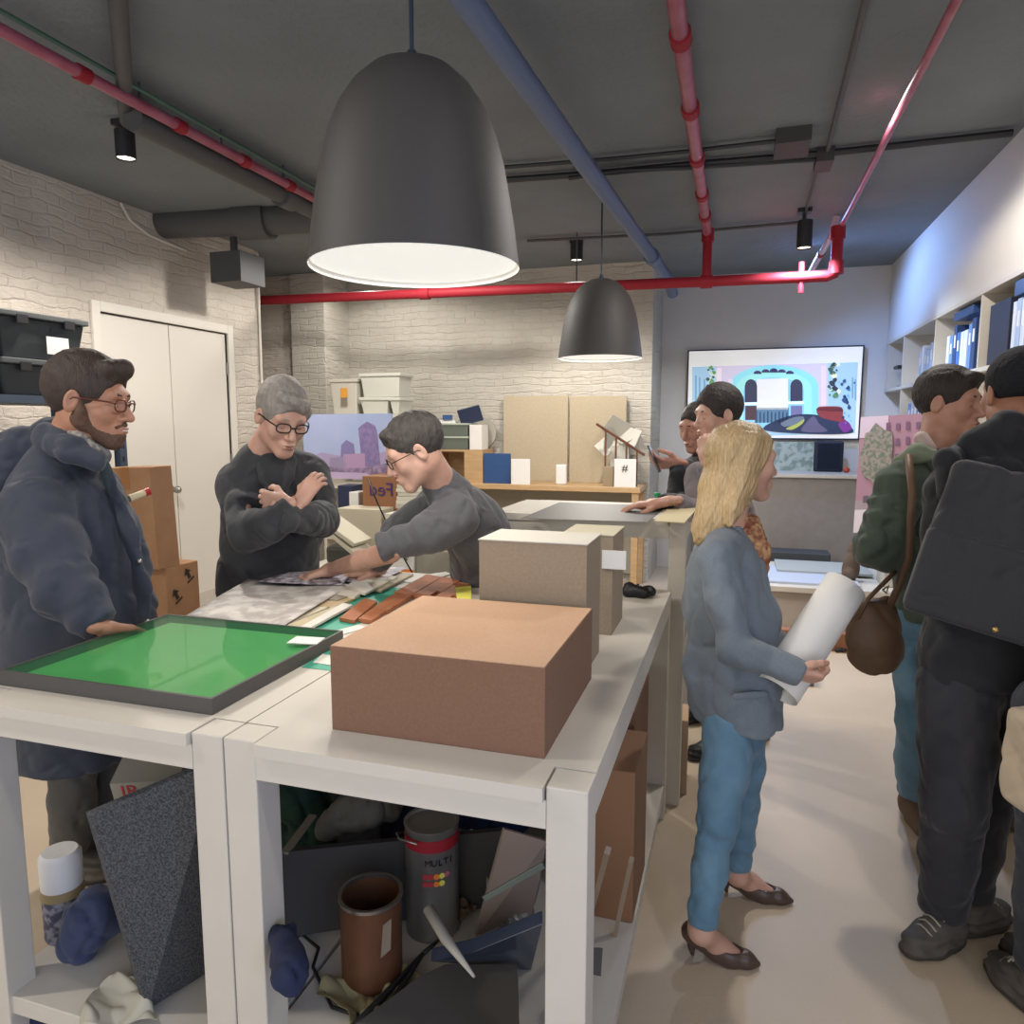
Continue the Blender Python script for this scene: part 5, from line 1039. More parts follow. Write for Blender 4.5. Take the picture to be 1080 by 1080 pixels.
P = atZ(890, 688, .0); mb = MB(); mb.T = rotT((P[0], P[1], 0), .4); mb.tube([(-.06, 0, .015), (0, .01, .02), (.06, -.01, .015)], .013, 8).tube([(-.02, -.03, .02), (.02, .03, .02)], .008, 6); obj('clamp', mb, DARKM, smooth=True, label='small dark clamp on the floor below the shoulder bag', cat='clamp')
# poster of a pink building
ps = thing('building_poster', 'large pink building photograph board leaning at the right by the shelves', 'poster', (1.1, 6.0, .35))
A, Bq, Cq, Dq = [Vector(p) for p in (atY(908, 440, 6.05), atY(976, 436, 5.75), atY(976, 560, 5.70), atY(900, 562, 6.0))]
obj('board', MB().quad([Dq, Cq, Bq, A], -.012), mat('poster pink grey', '#94707f', .6), ps)
nq = (Cq - Dq).cross(A - Dq).normalized(); nq = nq if nq.y < 0 else -nq
def pq(u0, u1, v0, v1, c, k, name, u2=None):
    f_ = lambda u, v: A.lerp(Bq, u).lerp(Dq.lerp(Cq, u), v) + nq * (.0015 * k)
    obj(name, MB().quad([f_(u0, v1), f_(u1, v1), f_(u1, v0), f_(u0, v0)], .001, nq), mat('poster ' + c, c, .6), ps)
pq(0, .45, 0, .18, '#b9a6b4', 1, 'poster_sky'); pq(0, 1, .72, .8, '#8f8288', 1, 'poster_street'); pq(0, 1, .8, 1, '#c3b8c0', 1, 'poster_ground')
for i in range(4):
    for j in range(5): pq(.42 + i * .15, .48 + i * .15, .06 + j * .13 + (i % 2) * .01, .13 + j * .13, '#6a4a62', 2, 'poster_window')
fq = lambda u, v: A.lerp(Bq, u).lerp(Dq.lerp(Cq, u), v) + nq * .006
mb = MB(); rr = random.Random(4)
pts = [fq(.3 + .26 * math.cos(2 * PI * i / 18) * (.8 + .3 * rr.random()), .33 + .28 * math.sin(2 * PI * i / 18) * (.8 + .3 * rr.random())) for i in range(18)]
mb.quad(pts, .001, nq); obj('poster_tree', mb, mat('poster foliage', '#5c6658', .7, col2='#8a7f78', nscale=40, var=.2), ps)
pq(.29, .32, .55, .78, '#4a3f40', 3, 'poster_trunk')
for i, (u, w_) in enumerate(((.12, .08), (.5, .12), (.75, .1))): pq(u, u + w_, .68, .74, '#5a4c5a', 3, 'poster_car')
# ---------------------------------------------------------------- shelf niche in the right wall
sw = thing('wall_shelving', 'long white built in shelving along the right wall', 'shelving', (XR + .18, 5.2, 1.5))
YS0, YS1 = .32, 8.28; XB = XR + .355
for z in (2.41, 1.965, 1.50): obj('shelf_board', MB().box(XR - .005, XB, YS0, YS1, z - .03 + (.03 if z > 2.4 else 0), z + (.03 if z > 2.4 else 0)), WTABLE, sw, bevel=.002)
for y in (8.2, 7.48, 6.35, 5.24, 4.1, 3.0, 1.9): obj('divider', MB().box(XR, XB, y, y + .025, 1.965, 2.41), WTABLE, sw)
for y in (7.48, 6.35, 5.24, 4.1, 3.0): obj('divider', MB().box(XR, XB, y, y + .025, 1.50, 1.935), WTABLE, sw)
BC = ['#5f86c0', '#c7d3e6', '#27406e', '#9fb4d6', '#e0e3e8', '#3a6ab0', '#1d2233', '#b7b2a8']
def books(y0, y1, z, n, seed, hmin, hmax, where, cols):
    r = random.Random(seed); y = y0; st = (y1 - y0) / n
    for i in range(n):
        w = st * r.uniform(.7, .97); h = r.uniform(hmin, hmax); dp = r.uniform(.17, .24); c = cols[r.randrange(len(cols))]
        t = thing('book', '%s book, %s from far end, %s' % ({'#5f86c0': 'mid blue', '#c7d3e6': 'pale blue', '#27406e': 'navy', '#9fb4d6': 'light blue', '#e0e3e8': 'white', '#3a6ab0': 'bright blue', '#1d2233': 'black', '#b7b2a8': 'beige'}[c], ['last', 'second', 'third', 'fourth', 'fifth', 'sixth', 'seventh', 'eighth', 'ninth'][n - 1 - i] if n - 1 - i else 'first', where), 'book', (XR + .1, y + w / 2, z), 'books ' + where)
        obj('cover', MB().box(XR + .03, XR + .03 + dp, y, y + w, z, z + h), mat('book ' + c, c, .5), t, bevel=.002)
        obj('spine_label', MB().box(XR + .0285, XR + .03, y + w * .25, y + w * .75, z + h * .55, z + h * .8), mat('spine print', '#d8dbe0', .6), t)
        y += st
books(6.55, 7.0, 1.965, 5, 3, .24, .34, 'in the second cubby from the corner', ['#1d2233', '#c7d3e6', '#b7b2a8', '#9fb4d6'])
books(5.45, 6.15, 1.965, 8, 5, .27, .36, 'in the third cubby from the corner', ['#5f86c0', '#c7d3e6', '#e0e3e8', '#3a6ab0', '#27406e'])
books(4.3, 4.8, 1.965, 7, 8, .26, .34, 'in the nearest visible cubby', ['#5f86c0', '#3a6ab0', '#9fb4d6', '#c7d3e6'])
books(6.5, 7.3, 1.50, 7, 12, .22, .34, 'on the shelf behind the green jacket', ['#b7b2a8', '#27406e', '#9fb4d6', '#5f86c0', '#e0e3e8'])
for (y0, y1, z, h, c, l) in ((5.5, 5.95, 2.335, .055, BLUEB, 'flat blue box lying on top of the books in the third cubby'), (4.3, 4.75, 2.315, .08, BLUEB, 'flat blue box on top of the books in the nearest cubby')):
    obj('storage_box', MB().box(XR + .02, XR + .25, y0, y1, z, z + h), c, bevel=.003, label=l, cat='box')
obj('storage_box', MB().box(XR + .03, XR + .28, 4.83, 5.18, 1.966, 2.33), mat('near black box', '#1d2030', .6), bevel=.004, label='tall near black box beside the blue books in the nearest cubby', cat='box')
mb = MB(); q = 7.9; mb.box(XR + .05, XR + .17, q - .05, q + .05, 1.966, 1.985).cyl((XR + .1, q, 1.98), (XR + .1, q, 2.16), .016).box(XR + .03, XR + .13, q - .03, q + .16, 2.15, 2.18)
obj('desk_lamp', mb, DARKM, label='little dark stand with an arm in the far corner cubby', cat='stand')

# ---------------------------------------------------------------- left side: rack with bins, cartons
RX = -3.45; ra = atX(-60, 440, RX)[1]; rb = atX(131, 440, RX)[1]
rk = thing('storage_rack', 'blue grey metal rack of bins behind the man in navy parka', 'rack', (RX - .28, (ra + rb) / 2, 0))
STEEL = mat('blue grey steel', '#3f4a58', .5, .2)
for x in (RX - .5, RX - .04):
    for y in (ra, rb - .05):
        mb = MB().box(x, x + .045, y, y + .05, 0, atX(125, 380, RX)[2])
        obj('post', mb, STEEL, rk)
for k in range(9):
    z = 1.25 + k * .075; obj('slot_hole', MB().box(RX - .05 + .055, RX - .05 + .0565, rb - .035, rb - .02, z, z + .03), BLACK, rk)
zl = [atX(60, 418, RX)[2], atX(60, 500, RX)[2], .95, .45]
for z in zl: obj('shelf', MB().box(RX - .5, RX, ra, rb, z - .04, z), STEEL, rk)
BINM = mat('smoky black plastic', '#35393a', .35); LIDM = mat('grey bin lid', '#4c5050', .4)
def bin_(y0, y1, z, h, label, tag=False, m=BINM):
    t = thing('storage_bin', label, 'bin', (RX - .25, (y0 + y1) / 2, z), 'dark storage bins on the rack')
    mb = MB(); a = .03; mb.add([(RX - .46 + a, y0 + a, z), (RX - .02 - a, y0 + a, z), (RX - .02 - a, y1 - a, z), (RX - .46 + a, y1 - a, z), (RX - .46, y0, z + h), (RX - .02, y0, z + h), (RX - .02, y1, z + h), (RX - .46, y1, z + h)], [(0, 3, 2, 1), (4, 5, 6, 7), (0, 1, 5, 4), (1, 2, 6, 5), (2, 3, 7, 6), (3, 0, 4, 7)])
    obj('bin_body', mb, m, t, bevel=.008); obj('lid', MB().box(RX - .48, RX, y0 - .015, y1 + .015, z + h, z + h + .03), LIDM, t, bevel=.006)
    for q in (y0 + .08, y1 - .14): obj('latch', MB().box(RX - .012, RX + .004, q, q + .06, z + h - .03, z + h + .012), BLACK, t)
    if tag: obj('label_card', MB().box(RX - .006, RX - .003, y1 - .25, y1 - .12, z + h - .17, z + h - .08), WHITE, t)
yb0 = atX(10, 440, RX)[1]; yb1 = atX(92, 350, RX)[1]
z1 = zl[0]; h1 = atX(50, 380, RX)[2] - z1 - .03
bin_(yb0, yb1, z1, h1, 'lower smoky bin on the top of the rack'); z2 = z1 + h1 + .03; h2 = atX(50, 332, RX)[2] - z2 - .03
bin_(yb0, yb1, z2, h2, 'upper smoky bin with a white label on the rack', True)
bin_(ra + .02, yb0 - .05, z1, .3, 'smoky bin at the near end of the rack cut by the left edge')
bin_(yb0, rb - .12, zl[1], .16, 'flat bin on the shelf below the smoky bins', m=NAVY)
TX = -3.0
def carton(name, px0, px1, yt, z0, w, label, lean=0, z1=None):
    y0 = atX(px0, 560, TX)[1]; y1 = atX(px1, 560, TX)[1]; z1 = atX(px0, yt, TX)[2]
    t = thing(name, label, 'box', (TX - w / 2, (y0 + y1) / 2, z0)); M = Matrix.Translation((TX, y0, z0)) @ Euler((0, lean, 0)).to_matrix().to_4x4()
    mb = MB(); mb.T = M; mb.box(-w, 0, 0, y1 - y0, 0, z1 - z0); obj('carton_body', mb, CARD, t, bevel=.004)
    mb = MB(); mb.T = M; mb.box(-w * .5 - .03, -w * .5 + .03, -.001, y1 - y0 + .001, z1 - z0 - .001, z1 - z0 + .001).box(-w * .5 - .03, -w * .5 + .03, -.0015, 0, z1 - z0 - .12, z1 - z0); obj('tape', mb, mat('brown tape', '#94663f', .4), t)
    return t, y0, y1, z1
zlow = atX(180, 600, TX)[2]
tl, y0, y1, z1 = carton('cardboard_box', 172, 207, 600, 0, .36, 'lower cardboard carton with black arrow marks near the door')
tt, y0b, y1b, z1b = carton('cardboard_box', 165, 188, 492, z1, .34, 'tall cardboard carton standing on the lower carton near the door', lean=-.04)
ARW = mat('black print', '#2c241f', .7)
for k, dz in enumerate((-.10, -.20)):
    mb = MB(); mb.T = Matrix.Translation((TX + .001, (y0 + y1) / 2 + .06 - .10 * k, z1 + dz)) @ Euler((.5, 0, 0)).to_matrix().to_4x4()
    mb.box(0, .001, -.03, .03, -.008, .004); mb.add([(.001, -.012, .01), (.001, .012, .01), (.001, .012, .05), (.001, -.012, .05)], [(0, 1, 2, 3)]); mb.add([(.001, -.03, .045), (.001, .03, .045), (.001, 0, .08)], [(0, 1, 2)])
    obj('arrow_mark', mb, ARW, tl)
a = Vector(J(136, 526, 2.75)); b = Vector(J(152, 520, 2.80))
mk = thing('cardboard_tube', 'pale tube with a red end cap sticking out by the tall carton', 'tube', a); obj('tube_body', MB().cyl(a, b, .014), mat('pale tube', '#cdbf9b', .6), mk, smooth='auto'); obj('end_cap', MB().cyl(b, b + (b - a).normalized() * .02, .015), mat('red cap', '#b3262a', .4), mk, smooth='auto')

# ---------------------------------------------------------------- material corner behind the leaning man
MY = 3.72
def mz(y, Y=MY): return atY(400, y, Y)[2]
mt = thing('material_cart', 'low white cart stacked with samples behind the leaning man', 'cart', (-1.9, 4.0, 0))
mx0, mx1 = atY(318, 600, MY)[0], atY(500, 600, MY)[0]; ct = mz(604)
obj('cart_top', MB().box(mx0, mx1, MY - .05, 4.5, ct - .04, ct), WTABLE, mt); 
for x in (mx0, mx1 - .05):
    for y in (MY - .05, 4.45): obj('leg', MB().box(x, x + .05, y, y + .05, 0, ct - .04), DARKM, mt)
obj('upper_shelf', MB().box(atY(360, 600, 4.1)[0], atY(455, 600, 4.1)[0], 4.1, 4.45, mz(540, 4.1) - .03, mz(540, 4.1)), DARKM, mt)
for x in (atY(362, 600, 4.1)[0], atY(450, 600, 4.1)[0]): obj('upright', MB().box(x, x + .03, 4.4, 4.44, ct, mz(540, 4.1) - .03), DARKM, mt)
def cbox(name, px0, px1, yt, yb, Y, dep, m, label, cat, rz=0, bevel=.003, parent=None, z0=None, group=None):
    a = atY(px0, yt, Y); b = atY(px1, yt, Y); z0 = atY(px0, yb, Y)[2] if z0 is None else z0; w = b[0] - a[0]
    mb = MB(); mb.T = rotT(((a[0] + b[0]) / 2, Y + dep / 2, z0), rz); mb.box(-w / 2, w / 2, -dep / 2, dep / 2, 0, a[2] - z0); return obj(name, mb, m, parent, bevel=bevel, label=label, cat=cat, group=group)
uz = mz(540, 4.1)
fb = cbox('courier_box', 382, 418, 502, 533, 4.12, .25, mat('courier carton', '#8a5f40', .7), 'brown courier box with violet lettering below the cityscape print', 'box', z0=uz)
P = atY(402, 517, 4.117); T_ = frameT(P, (1, 0, 0), (0, 0, 1)) @ Matrix.Diagonal((-1, 1, 1, 1)); text('courier_lettering', 'Fed', .12, mat('violet print', '#3f2a62', .6), T_, fb)
def pile(px0, px1, yt, yb, Y, n, cols, name, cat, where, z0=None, dep=.22):
    z0 = atY(px0, yb, Y)[2] if z0 is None else z0; z1 = atY(px0, yt, Y)[2]; h = (z1 - z0) / n; x0 = atY(px0, yt, Y)[0]; x1 = atY(px1, yt, Y)[0]; r = random.Random(px0)
    for i in range(n):
        j = r.uniform(-.012, .012); c = cols[i % len(cols)]; mb = MB(); mb.T = rotT(((x0 + x1) / 2 + j, Y + dep / 2, z0 + i * h), r.uniform(-.05, .05)); mb.box(-(x1 - x0) / 2, (x1 - x0) / 2, -dep / 2, dep / 2, 0, h * .93)
        obj(name, mb, mat('pile ' + c, c, .7), bevel=.001, label='%s in the %s, %s' % (name.replace('_', ' '), where, ('bottom one' if i == 0 else 'topmost one' if i == n - 1 else 'number %d up from the bottom' % (i + 1))), cat=cat, group=where)
pile(418, 450, 510, 540, 4.12, 7, ['#c9c5b4', '#bdb9a8', '#d3cfc0'], 'paper_ream', 'paper stack', 'white stack beside the courier box', z0=uz)
pile(405, 430, 541, 566, 3.9, 4, ['#b5b09f', '#c9c5b4'], 'pale_slab', 'slab', 'pale pile above the dotted carton', z0=ct + .12, dep=.2)
cbox('grey_carton', 402, 434, 560, 604, 3.92, .24, mat('dark grey box', '#6e6b62', .7), 'grey box under the pale pile', 'box', z0=ct)
cbox('pale_board_box', 355, 402, 536, 570, 3.95, .2, mat('pale stone', '#b8b09b', .8, bump=.2, bscale=60), 'pale stone coloured box left of the pointing man', 'box', z0=ct)
cbox('small_white_box', 368, 378, 519, 536, 4.2, .12, WHITE, 'small white box next to the courier box', 'box', z0=uz)
dc = cbox('dotted_carton', 411, 436, 568, 603, 3.72, .1, WHITE, 'white carton with coloured dots and an orange base', 'carton', z0=ct)
a = atY(411, 602, 3.718); b = atY(436, 596, 3.718); obj('orange_band', MB().box(a[0], b[0], 3.716, 3.7195, ct, ct + .03), ORANGE, dc)
for i, (x, y, c) in enumerate(((416, 578, '#8aa04a'), (421, 576, '#3c4a35'), (428, 577, '#4b4f40'), (417, 584, '#9fae3f'), (424, 585, '#b7ae45'), (430, 586, '#4b4a30'), (428, 590, '#5a5a3a'))):
    P = atY(x, y, 3.717); obj('printed_dot', MB().lathe([(.001, 0), (.011, 0), (.011, .002), (.001, .002)], P, 14, (0, -1, 0)), mat('dot ' + c, c, .6), dc)
fb_ = thing('file_bin', 'grey file bin filled with brown folders', 'bin', atY(460, 604, 3.74))
cbox('bin_body', 438, 480, 580, 604, 3.74, .2, mat('grey file bin', '#9c9889', .7), None, None, parent=fb_, z0=ct)
for i, (dy, yt, c) in enumerate(((.02, 572, '#b08050'), (.06, 569, '#a3774c'), (.10, 567, '#c4b79b'), (.14, 562, '#b0764a'), (.18, 556, '#bb7f50'))): cbox('folder', 440 + i, 478 - i * 2, yt, 580, 3.75 + dy, .012, mat('folder ' + c, c, .7), None, None, parent=fb_, z0=ct + .02)
for i, (x, y, a_, l) in enumerate(((352, 556, -.55, 'upper pale board of the slanting pair by the charcoal jacket'), (358, 568, -.62, 'lower pale board of the slanting pair by the charcoal jacket'))):
    mb = MB(); mb.T = rotT(atY(x + 8, y, 3.7), 0, 0, a_ * -1); mb.box(-.16, .16, -.1, .1, -.012, .012); obj('slanting_board', mb, mat('pale board edge', '#c3bda8', .7), bevel=.002, label=l, cat='board')
cbox('dark_satchel', 342, 380, 575, 604, 3.85, .2, mat('dark satchel', '#3a3a36', .8), 'dark satchel on the cart behind the crossed arms man', 'bag', z0=ct, bevel=.03)
cbox('navy_case', 356, 372, 512, 560, 4.3, .15, NAVY, 'navy case standing behind the pale stone box', 'case', z0=ct)
obj('bungee_strap', MB().tube([J(388, 505, 3.55), J(398, 530, 3.5), J(412, 560, 3.45), J(428, 592, 3.4), J(436, 606, 3.38)], .004, 6), BLACK, smooth=True, label='thin black cord slanting down in front of the cartons', cat='cord')
# cityscape print
A = Vector(atY(318, 437, 4.55)); Bq = Vector(atY(413, 436, 4.45)); Cq = Vector(atY(416, 507, 4.42)); Dq = Vector(atY(335, 512, 4.52))
Dq = Vector((A.x + .03, A.y - .02, Cq.z))
cp = thing('cityscape_print', 'cityscape print board with violet towers behind the two men', 'print', (A.x, A.y, Cq.z)); nq = (Cq - Dq).cross(A - Dq).normalized(); nq = nq if nq.y < 0 else -nq
obj('board', MB().quad([Dq, Cq, Bq, A], .012, -nq), mat('print sky', '#8f9fc2', .6, col2='#a7aecb', nscale=3), cp)
fq = lambda u, v, k=1: A.lerp(Bq, u).lerp(Dq.lerp(Cq, u), v) + nq * (.0015 * k)
def shape(name, pts, c, k, c2=None): obj(name, MB().quad([fq(u, v, k) for u, v in pts], .001, nq), mat('print ' + c, c, .6, col2=c2, nscale=30, var=.3), cp)
shape('print_mist', [(0, .75), (.2, .6), (.5, .66), (.8, .6), (1, .55), (1, 1), (0, 1)], '#9d8fae', 1)
shape('print_tower', [(.66, .8), (.64, .22), (.68, .17), (.74, .12), (.82, .18), (.84, .3), (.86, .8)], '#6e6390', 2, '#85739a')
shape('print_tower', [(.42, .78), (.44, .48), (.5, .40), (.58, .46), (.6, .78)], '#77709c', 2)
shape('print_block', [(.46, .86), (.46, .62), (.7, .6), (.7, .86)], '#a487a6', 3)
shape('print_block', [(.3, .86), (.3, .68), (.48, .66), (.48, .86)], '#8c7f9c', 3)
shape('print_foreground', [(0, 1), (.0, .86), (.2, .8), (.4, .84), (.7, .82), (1, .72), (1, 1)], '#6b5c74', 4, '#9a84a0')
shape('print_road', [(.1, 1), (.3, .9), (.7, .9), (.9, 1)], '#b3a0bd', 5)
# bins further back on a low unit
lu = thing('storage_unit', 'low white unit holding translucent bins behind the cityscape print', 'cabinet', (-3.2, 6.3, 0)); la = atY(344, 437, 6.2)[0]; lb = atY(424, 437, 6.2)[0]; lz = atY(380, 437, 6.2)[2] + .0
obj('unit_top', MB().box(la - .05, lb + .05, 6.15, 6.7, lz - .03, lz), WTABLE, lu)
for x in (la - .05, lb + .02): obj('unit_side', MB().box(x, x + .03, 6.18, 6.68, 0, lz - .03), WTABLE, lu)
for z in (.5, 1.0): obj('unit_shelf', MB().box(la - .02, lb + .02, 6.18, 6.68, z, z + .03), WTABLE, lu)
def tub(px0, px1, yt, z0, label, m, dep=.3, tagc=False, name='plastic_tub', Y=6.22):
    a = atY(px0, yt, Y); b = atY(px1, yt, Y); t = thing(name, label, 'tub', ((a[0] + b[0]) / 2, Y + dep / 2, z0), 'pale tubs on the low unit'); k = .02; x0, x1, z1 = a[0], b[0], a[2]
    mb = MB(); mb.add([(x0 + k, Y + k, z0), (x1 - k, Y + k, z0), (x1 - k, Y + dep - k, z0), (x0 + k, Y + dep - k, z0), (x0, Y, z1 - .03), (x1, Y, z1 - .03), (x1, Y + dep, z1 - .03), (x0, Y + dep, z1 - .03)], [(0, 3, 2, 1), (4, 5, 6, 7), (0, 1, 5, 4), (1, 2, 6, 5), (2, 3, 7, 6), (3, 0, 4, 7)])
    obj('tub_body', mb, m, t, bevel=.008); obj('lid', MB().box(x0 - .012, x1 + .012, Y - .012, Y + dep + .012, z1 - .03, z1), m, t, bevel=.005)
    if tagc:
        xm = (x0 + x1) / 2; obj('sticker', MB().box(xm - .03, xm + .04, Y - .002, Y + .002, z0 + .16, z0 + .25), mat('orange sticker', '#d99a3c', .6), t); obj('sticker', MB().box(xm - .03, xm + .035, Y - .0, Y + .004, z0 + .08, z0 + .16), mat('grey sticker', '#7d7669', .6), t)
    return z1
tub(348, 376, 400, lz, 'white tub with an orange sticker on the low unit', mat('white tub', '#c4c0b2', .5), tagc=True)
zz = tub(380, 409, 419, lz, 'lower translucent tub on the low unit', CLEARW); tub(380, 421, 394, zz, 'upper translucent tub resting on the lower one', CLEARW, dep=.28)
zz = tub(411, 421, 419, lz, 'narrow translucent tub at the right end of the unit', CLEARW)

# ---------------------------------------------------------------- clutter under the tables
SZ = .15
FOAM = mat('charcoal foam', '#2f3034', .9, col2='#57595d', nscale=220, var=.25, bump=.6, bscale=220)
def slab(name, pts, th, m, label, cat, bevel=.002): return obj(name, MB().quad([Vector(p) for p in pts], th), m, bevel=bevel, label=label, cat=cat)
slab('foam_board', [atZ(150, 1060, SZ + .01), atZ(232, 1010, SZ + .01), J(222, 800, 1.72), J(90, 856, 1.74)], .03, FOAM, 'large speckled charcoal foam board leaning under the left table', 'board')
MT = rotT(J(163, 812, 1.98), .42, .35); bxm = MB(); bxm.T = MT; bxm.box(-.085, .085, -.07, .07, -.03, .03)
rb_ = obj('magazine_box', bxm, mat('grey magazine', '#8d8a80', .6), label='pale grey box with red letters behind the foam board', cat='box')
text('red_letters', 'JR', .055, mat('red print', '#a33238', .6), MT @ Matrix.Translation((-.04, -.0712, 0)) @ Euler((PI / 2, 0, 0)).to_matrix().to_4x4(), rb_)
def can(name, px, pyb, r, ytop, m, label, cat, z=SZ, taper=1.0):
    P = atZ(px, pyb, z); P[1] += r * .5; zt = atY(px, ytop, P[1])[2]; t = thing(name, label, cat, (P[0], P[1], z)); return t, P, zt - z
t, P, h = can('paint_can', 451, 985, .078, 863, None, 'tall silver paint can with a red band under the right table', 'can')
SIL = mat('silver tin', '#8f8d8a', .3, .7)
obj('can_body', MB().lathe([(.001, SZ), (.078, SZ), (.079, SZ + .006), (.077, SZ + .012), (.077, SZ + h - .012), (.080, SZ + h - .006), (.080, SZ + h), (.070, SZ + h), (.068, SZ + h - .008), (.001, SZ + h - .008)], (P[0], P[1], 0), 40), SIL, t, smooth='auto')
obj('red_band', MB().lathe([(.0775, SZ + h - .06), (.0785, SZ + h - .06), (.0785, SZ + h - .025), (.0775, SZ + h - .025)], (P[0], P[1], 0), 40), RED, t, smooth='auto')
obj('handle', MB().tube([(P[0] - .08, P[1] - .01, SZ + h - .05), (P[0] - .088, P[1] - .05, SZ + h - .03), (P[0] - .06, P[1] - .09, SZ + h - .02), (P[0], P[1] - .10, SZ + h - .02)], .003, 6), CHROME, t, smooth=True)
fr = nrm(np.array([CAM[0] - P[0], CAM[1] - P[1], 0])); rg = np.cross((0, 0, 1), fr)
def onc(a, z, r=.0795): d = fr * math.cos(a) + rg * math.sin(a); return Vector((P[0] + d[0] * r, P[1] + d[1] * r, SZ + z)), Vector(d)
for i, ch in enumerate('MULTI'):
    p, d = onc(-.15 + i * .22, h - .09); text('can_letter', ch, .026, BLACK, frameT(p, np.cross((0, 0, 1), d), (0, 0, 1)), t)
for i in range(9):
    p, d = onc(-.25 + (i // 2) * .2, h - .13 - (i % 2) * .022); obj('colour_dot', MB().lathe([(.001, 0), (.0085, 0), (.0085, .001), (.001, .001)], p - d * .001, 12, d), [mat('red print', '#a33238', .6), mat('red print', '#a33238', .6), ORANGE, YELLOW, mat('pink', '#b8617a', .6)][(i // 2) % 5], t)
t, P, h = can('brown_can', 385, 1040, .083, 940, None, 'open brown can with a steel rim under the right table', 'can')
RUST = mat('rusty brown tin', '#5c3a26', .45, .2, col2='#6b4730', nscale=12)
obj('can_body', MB().lathe([(.001, SZ), (.080, SZ), (.082, SZ + .008), (.080, SZ + .014), (.081, SZ + h), (.077, SZ + h), (.076, SZ + .05), (.001, SZ + .05)], (P[0], P[1], 0), 40), RUST, t, smooth='auto')
obj('rim', MB().lathe([(.080, SZ + h - .006), (.085, SZ + h - .006), (.085, SZ + h + .003), (.076, SZ + h + .003), (.076, SZ + h - .006)], (P[0], P[1], 0), 40), CHROME, t, smooth='auto')
obj('dried_paint', MB().lathe([(.001, SZ + .10), (.0755, SZ + .10)], (P[0], P[1], 0), 30), mat('dark paint', '#1f211f', .4), t)
obj('drip_mark', MB().lathe([(.0822, SZ + h * .45), (.0828, SZ + h * .45), (.0828, SZ + h * .8), (.0822, SZ + h * .8)], (P[0], P[1], 0), 60).__class__().quad([onc(.35, h * .45, .0825)[0], onc(.7, h * .5, .0825)[0], onc(.75, h * .85, .0825)[0], onc(.45, h * .82, .0825)[0]], .001), mat('pale paint splash', '#8f7f6c', .6), t)
fr = nrm(np.array([CAM[0] - P[0], CAM[1] - P[1], 0]))
t, P, h = can('plastic_pail', 70, 985, .055, 893, None, 'white lidded pail with a tan band under the left table', 'pail', z=.0)
P = J(70, 940, 1.98); zb = .151; P[2] = zb; P = atZ(70, 985, SZ)
ht = atY(70, 898, P[1])[2] - SZ
t.location = (P[0], P[1], SZ); bpy.context.view_layer.update()
obj('label_jar', MB().lathe([(.001, SZ), (.05, SZ), (.054, SZ + .01), (.054, SZ + ht * .5), (.001, SZ + ht * .5)], (P[0], P[1], 0), 32), mat('violet navy label', '#4a4b5e', .5, col2='#8d8c94', nscale=40, var=.1), t, smooth='auto')
obj('tan_band', MB().lathe([(.001, SZ + ht * .5), (.056, SZ + ht * .5), (.056, SZ + ht * .6), (.001, SZ + ht * .6)], (P[0], P[1], 0), 32), mat('tan band', '#96845e', .6), t, smooth='auto')
obj('pail_body', MB().lathe([(.001, SZ + ht * .6), (.054, SZ + ht * .6), (.055, SZ + ht * .95), (.045, SZ + ht), (.001, SZ + ht)], (P[0], P[1], 0), 32), WHITE, t, smooth='auto')
f = Field(.006); a = atZ(70, 1025, SZ) + A3((0, .05, .06)); b = atZ(105, 1010, SZ) + A3((0, .05, .10)); f.chain([a, mid(a, b) + A3((0, 0, .03)), b], [.06, .07, .05], k=.03); f.cut((0, 0, SZ + .001), (0, 0, -1)); f.disp(folds(25, .006)); fobj('denim_bag', f, CLOTH('navy cloth', '#2c3450', '#353d59', nscale=12), None, label='crumpled navy cloth bag beside the foam board', cat='bag')
def onshelf(name, quad, h, m, label, cat, z=SZ, bevel=.003): 
    P_ = [Vector(atZ(x, y, z)) for x, y in quad]; return obj(name, MB().quad(P_, h, (0, 0, 1)), m, bevel=bevel, label=label, cat=cat)
DGREEN = mat('dark green fabric', '#1d3a28', .9, col2='#16261f', nscale=14); DBLUE = mat('dark blue fabric', '#1f2640', .9)
def blob(name, pts, rs, m, label, cat, fr_=22, amp=.008, k=.03, flat=None, n=None, h=.007, z=SZ):
    f = Field(h); f.chain(pts, rs, k=k, n=n, flat=flat or 1); f.cut((0, 0, z + .001), (0, 0, -1)); f.disp(folds(fr_, amp)); return fobj(name, f, m, None, label=label, cat=cat)
blob('green_fabric', [J(315, 840, 2.5), J(345, 850, 2.55), J(320, 890, 2.5)], [.10, .09, .10], DGREEN, 'bundle of dark green fabric hanging at the back of the shelf', 'fabric')
blob('grey_cloth', [J(345, 872, 2.3), J(385, 850, 2.3), J(410, 850, 2.35)], [.04, .07, .05], mat('dusty grey cloth', '#57534a', .9), 'crumpled dusty grey cloth behind the paint can', 'cloth')
blob('blue_fabric', [J(400, 880, 2.5), J(440, 850, 2.6), J(505, 850, 2.6), J(540, 860, 2.6)], [.06, .07, .07, .07], DBLUE, 'dark blue fabric roll at the back of the shelf', 'fabric')
slab('dark_slab', [atZ(292, 985, SZ + .01), atZ(530, 950, SZ + .01), J(530, 872, 2.25), J(292, 895, 2.1)], .03, mat('dark grey panel', '#3a3837', .85), 'broad dark grey panel standing behind the brown can', 'panel')
slab('framed_print', [atZ(500, 985, SZ + .08), atZ(560, 960, SZ + .1), J(575, 885, 1.95), J(530, 872, 1.95)], .012, mat('brownish print', '#7d6f66', .5), 'slanting board in a thin pale frame beside the paint can', 'board')
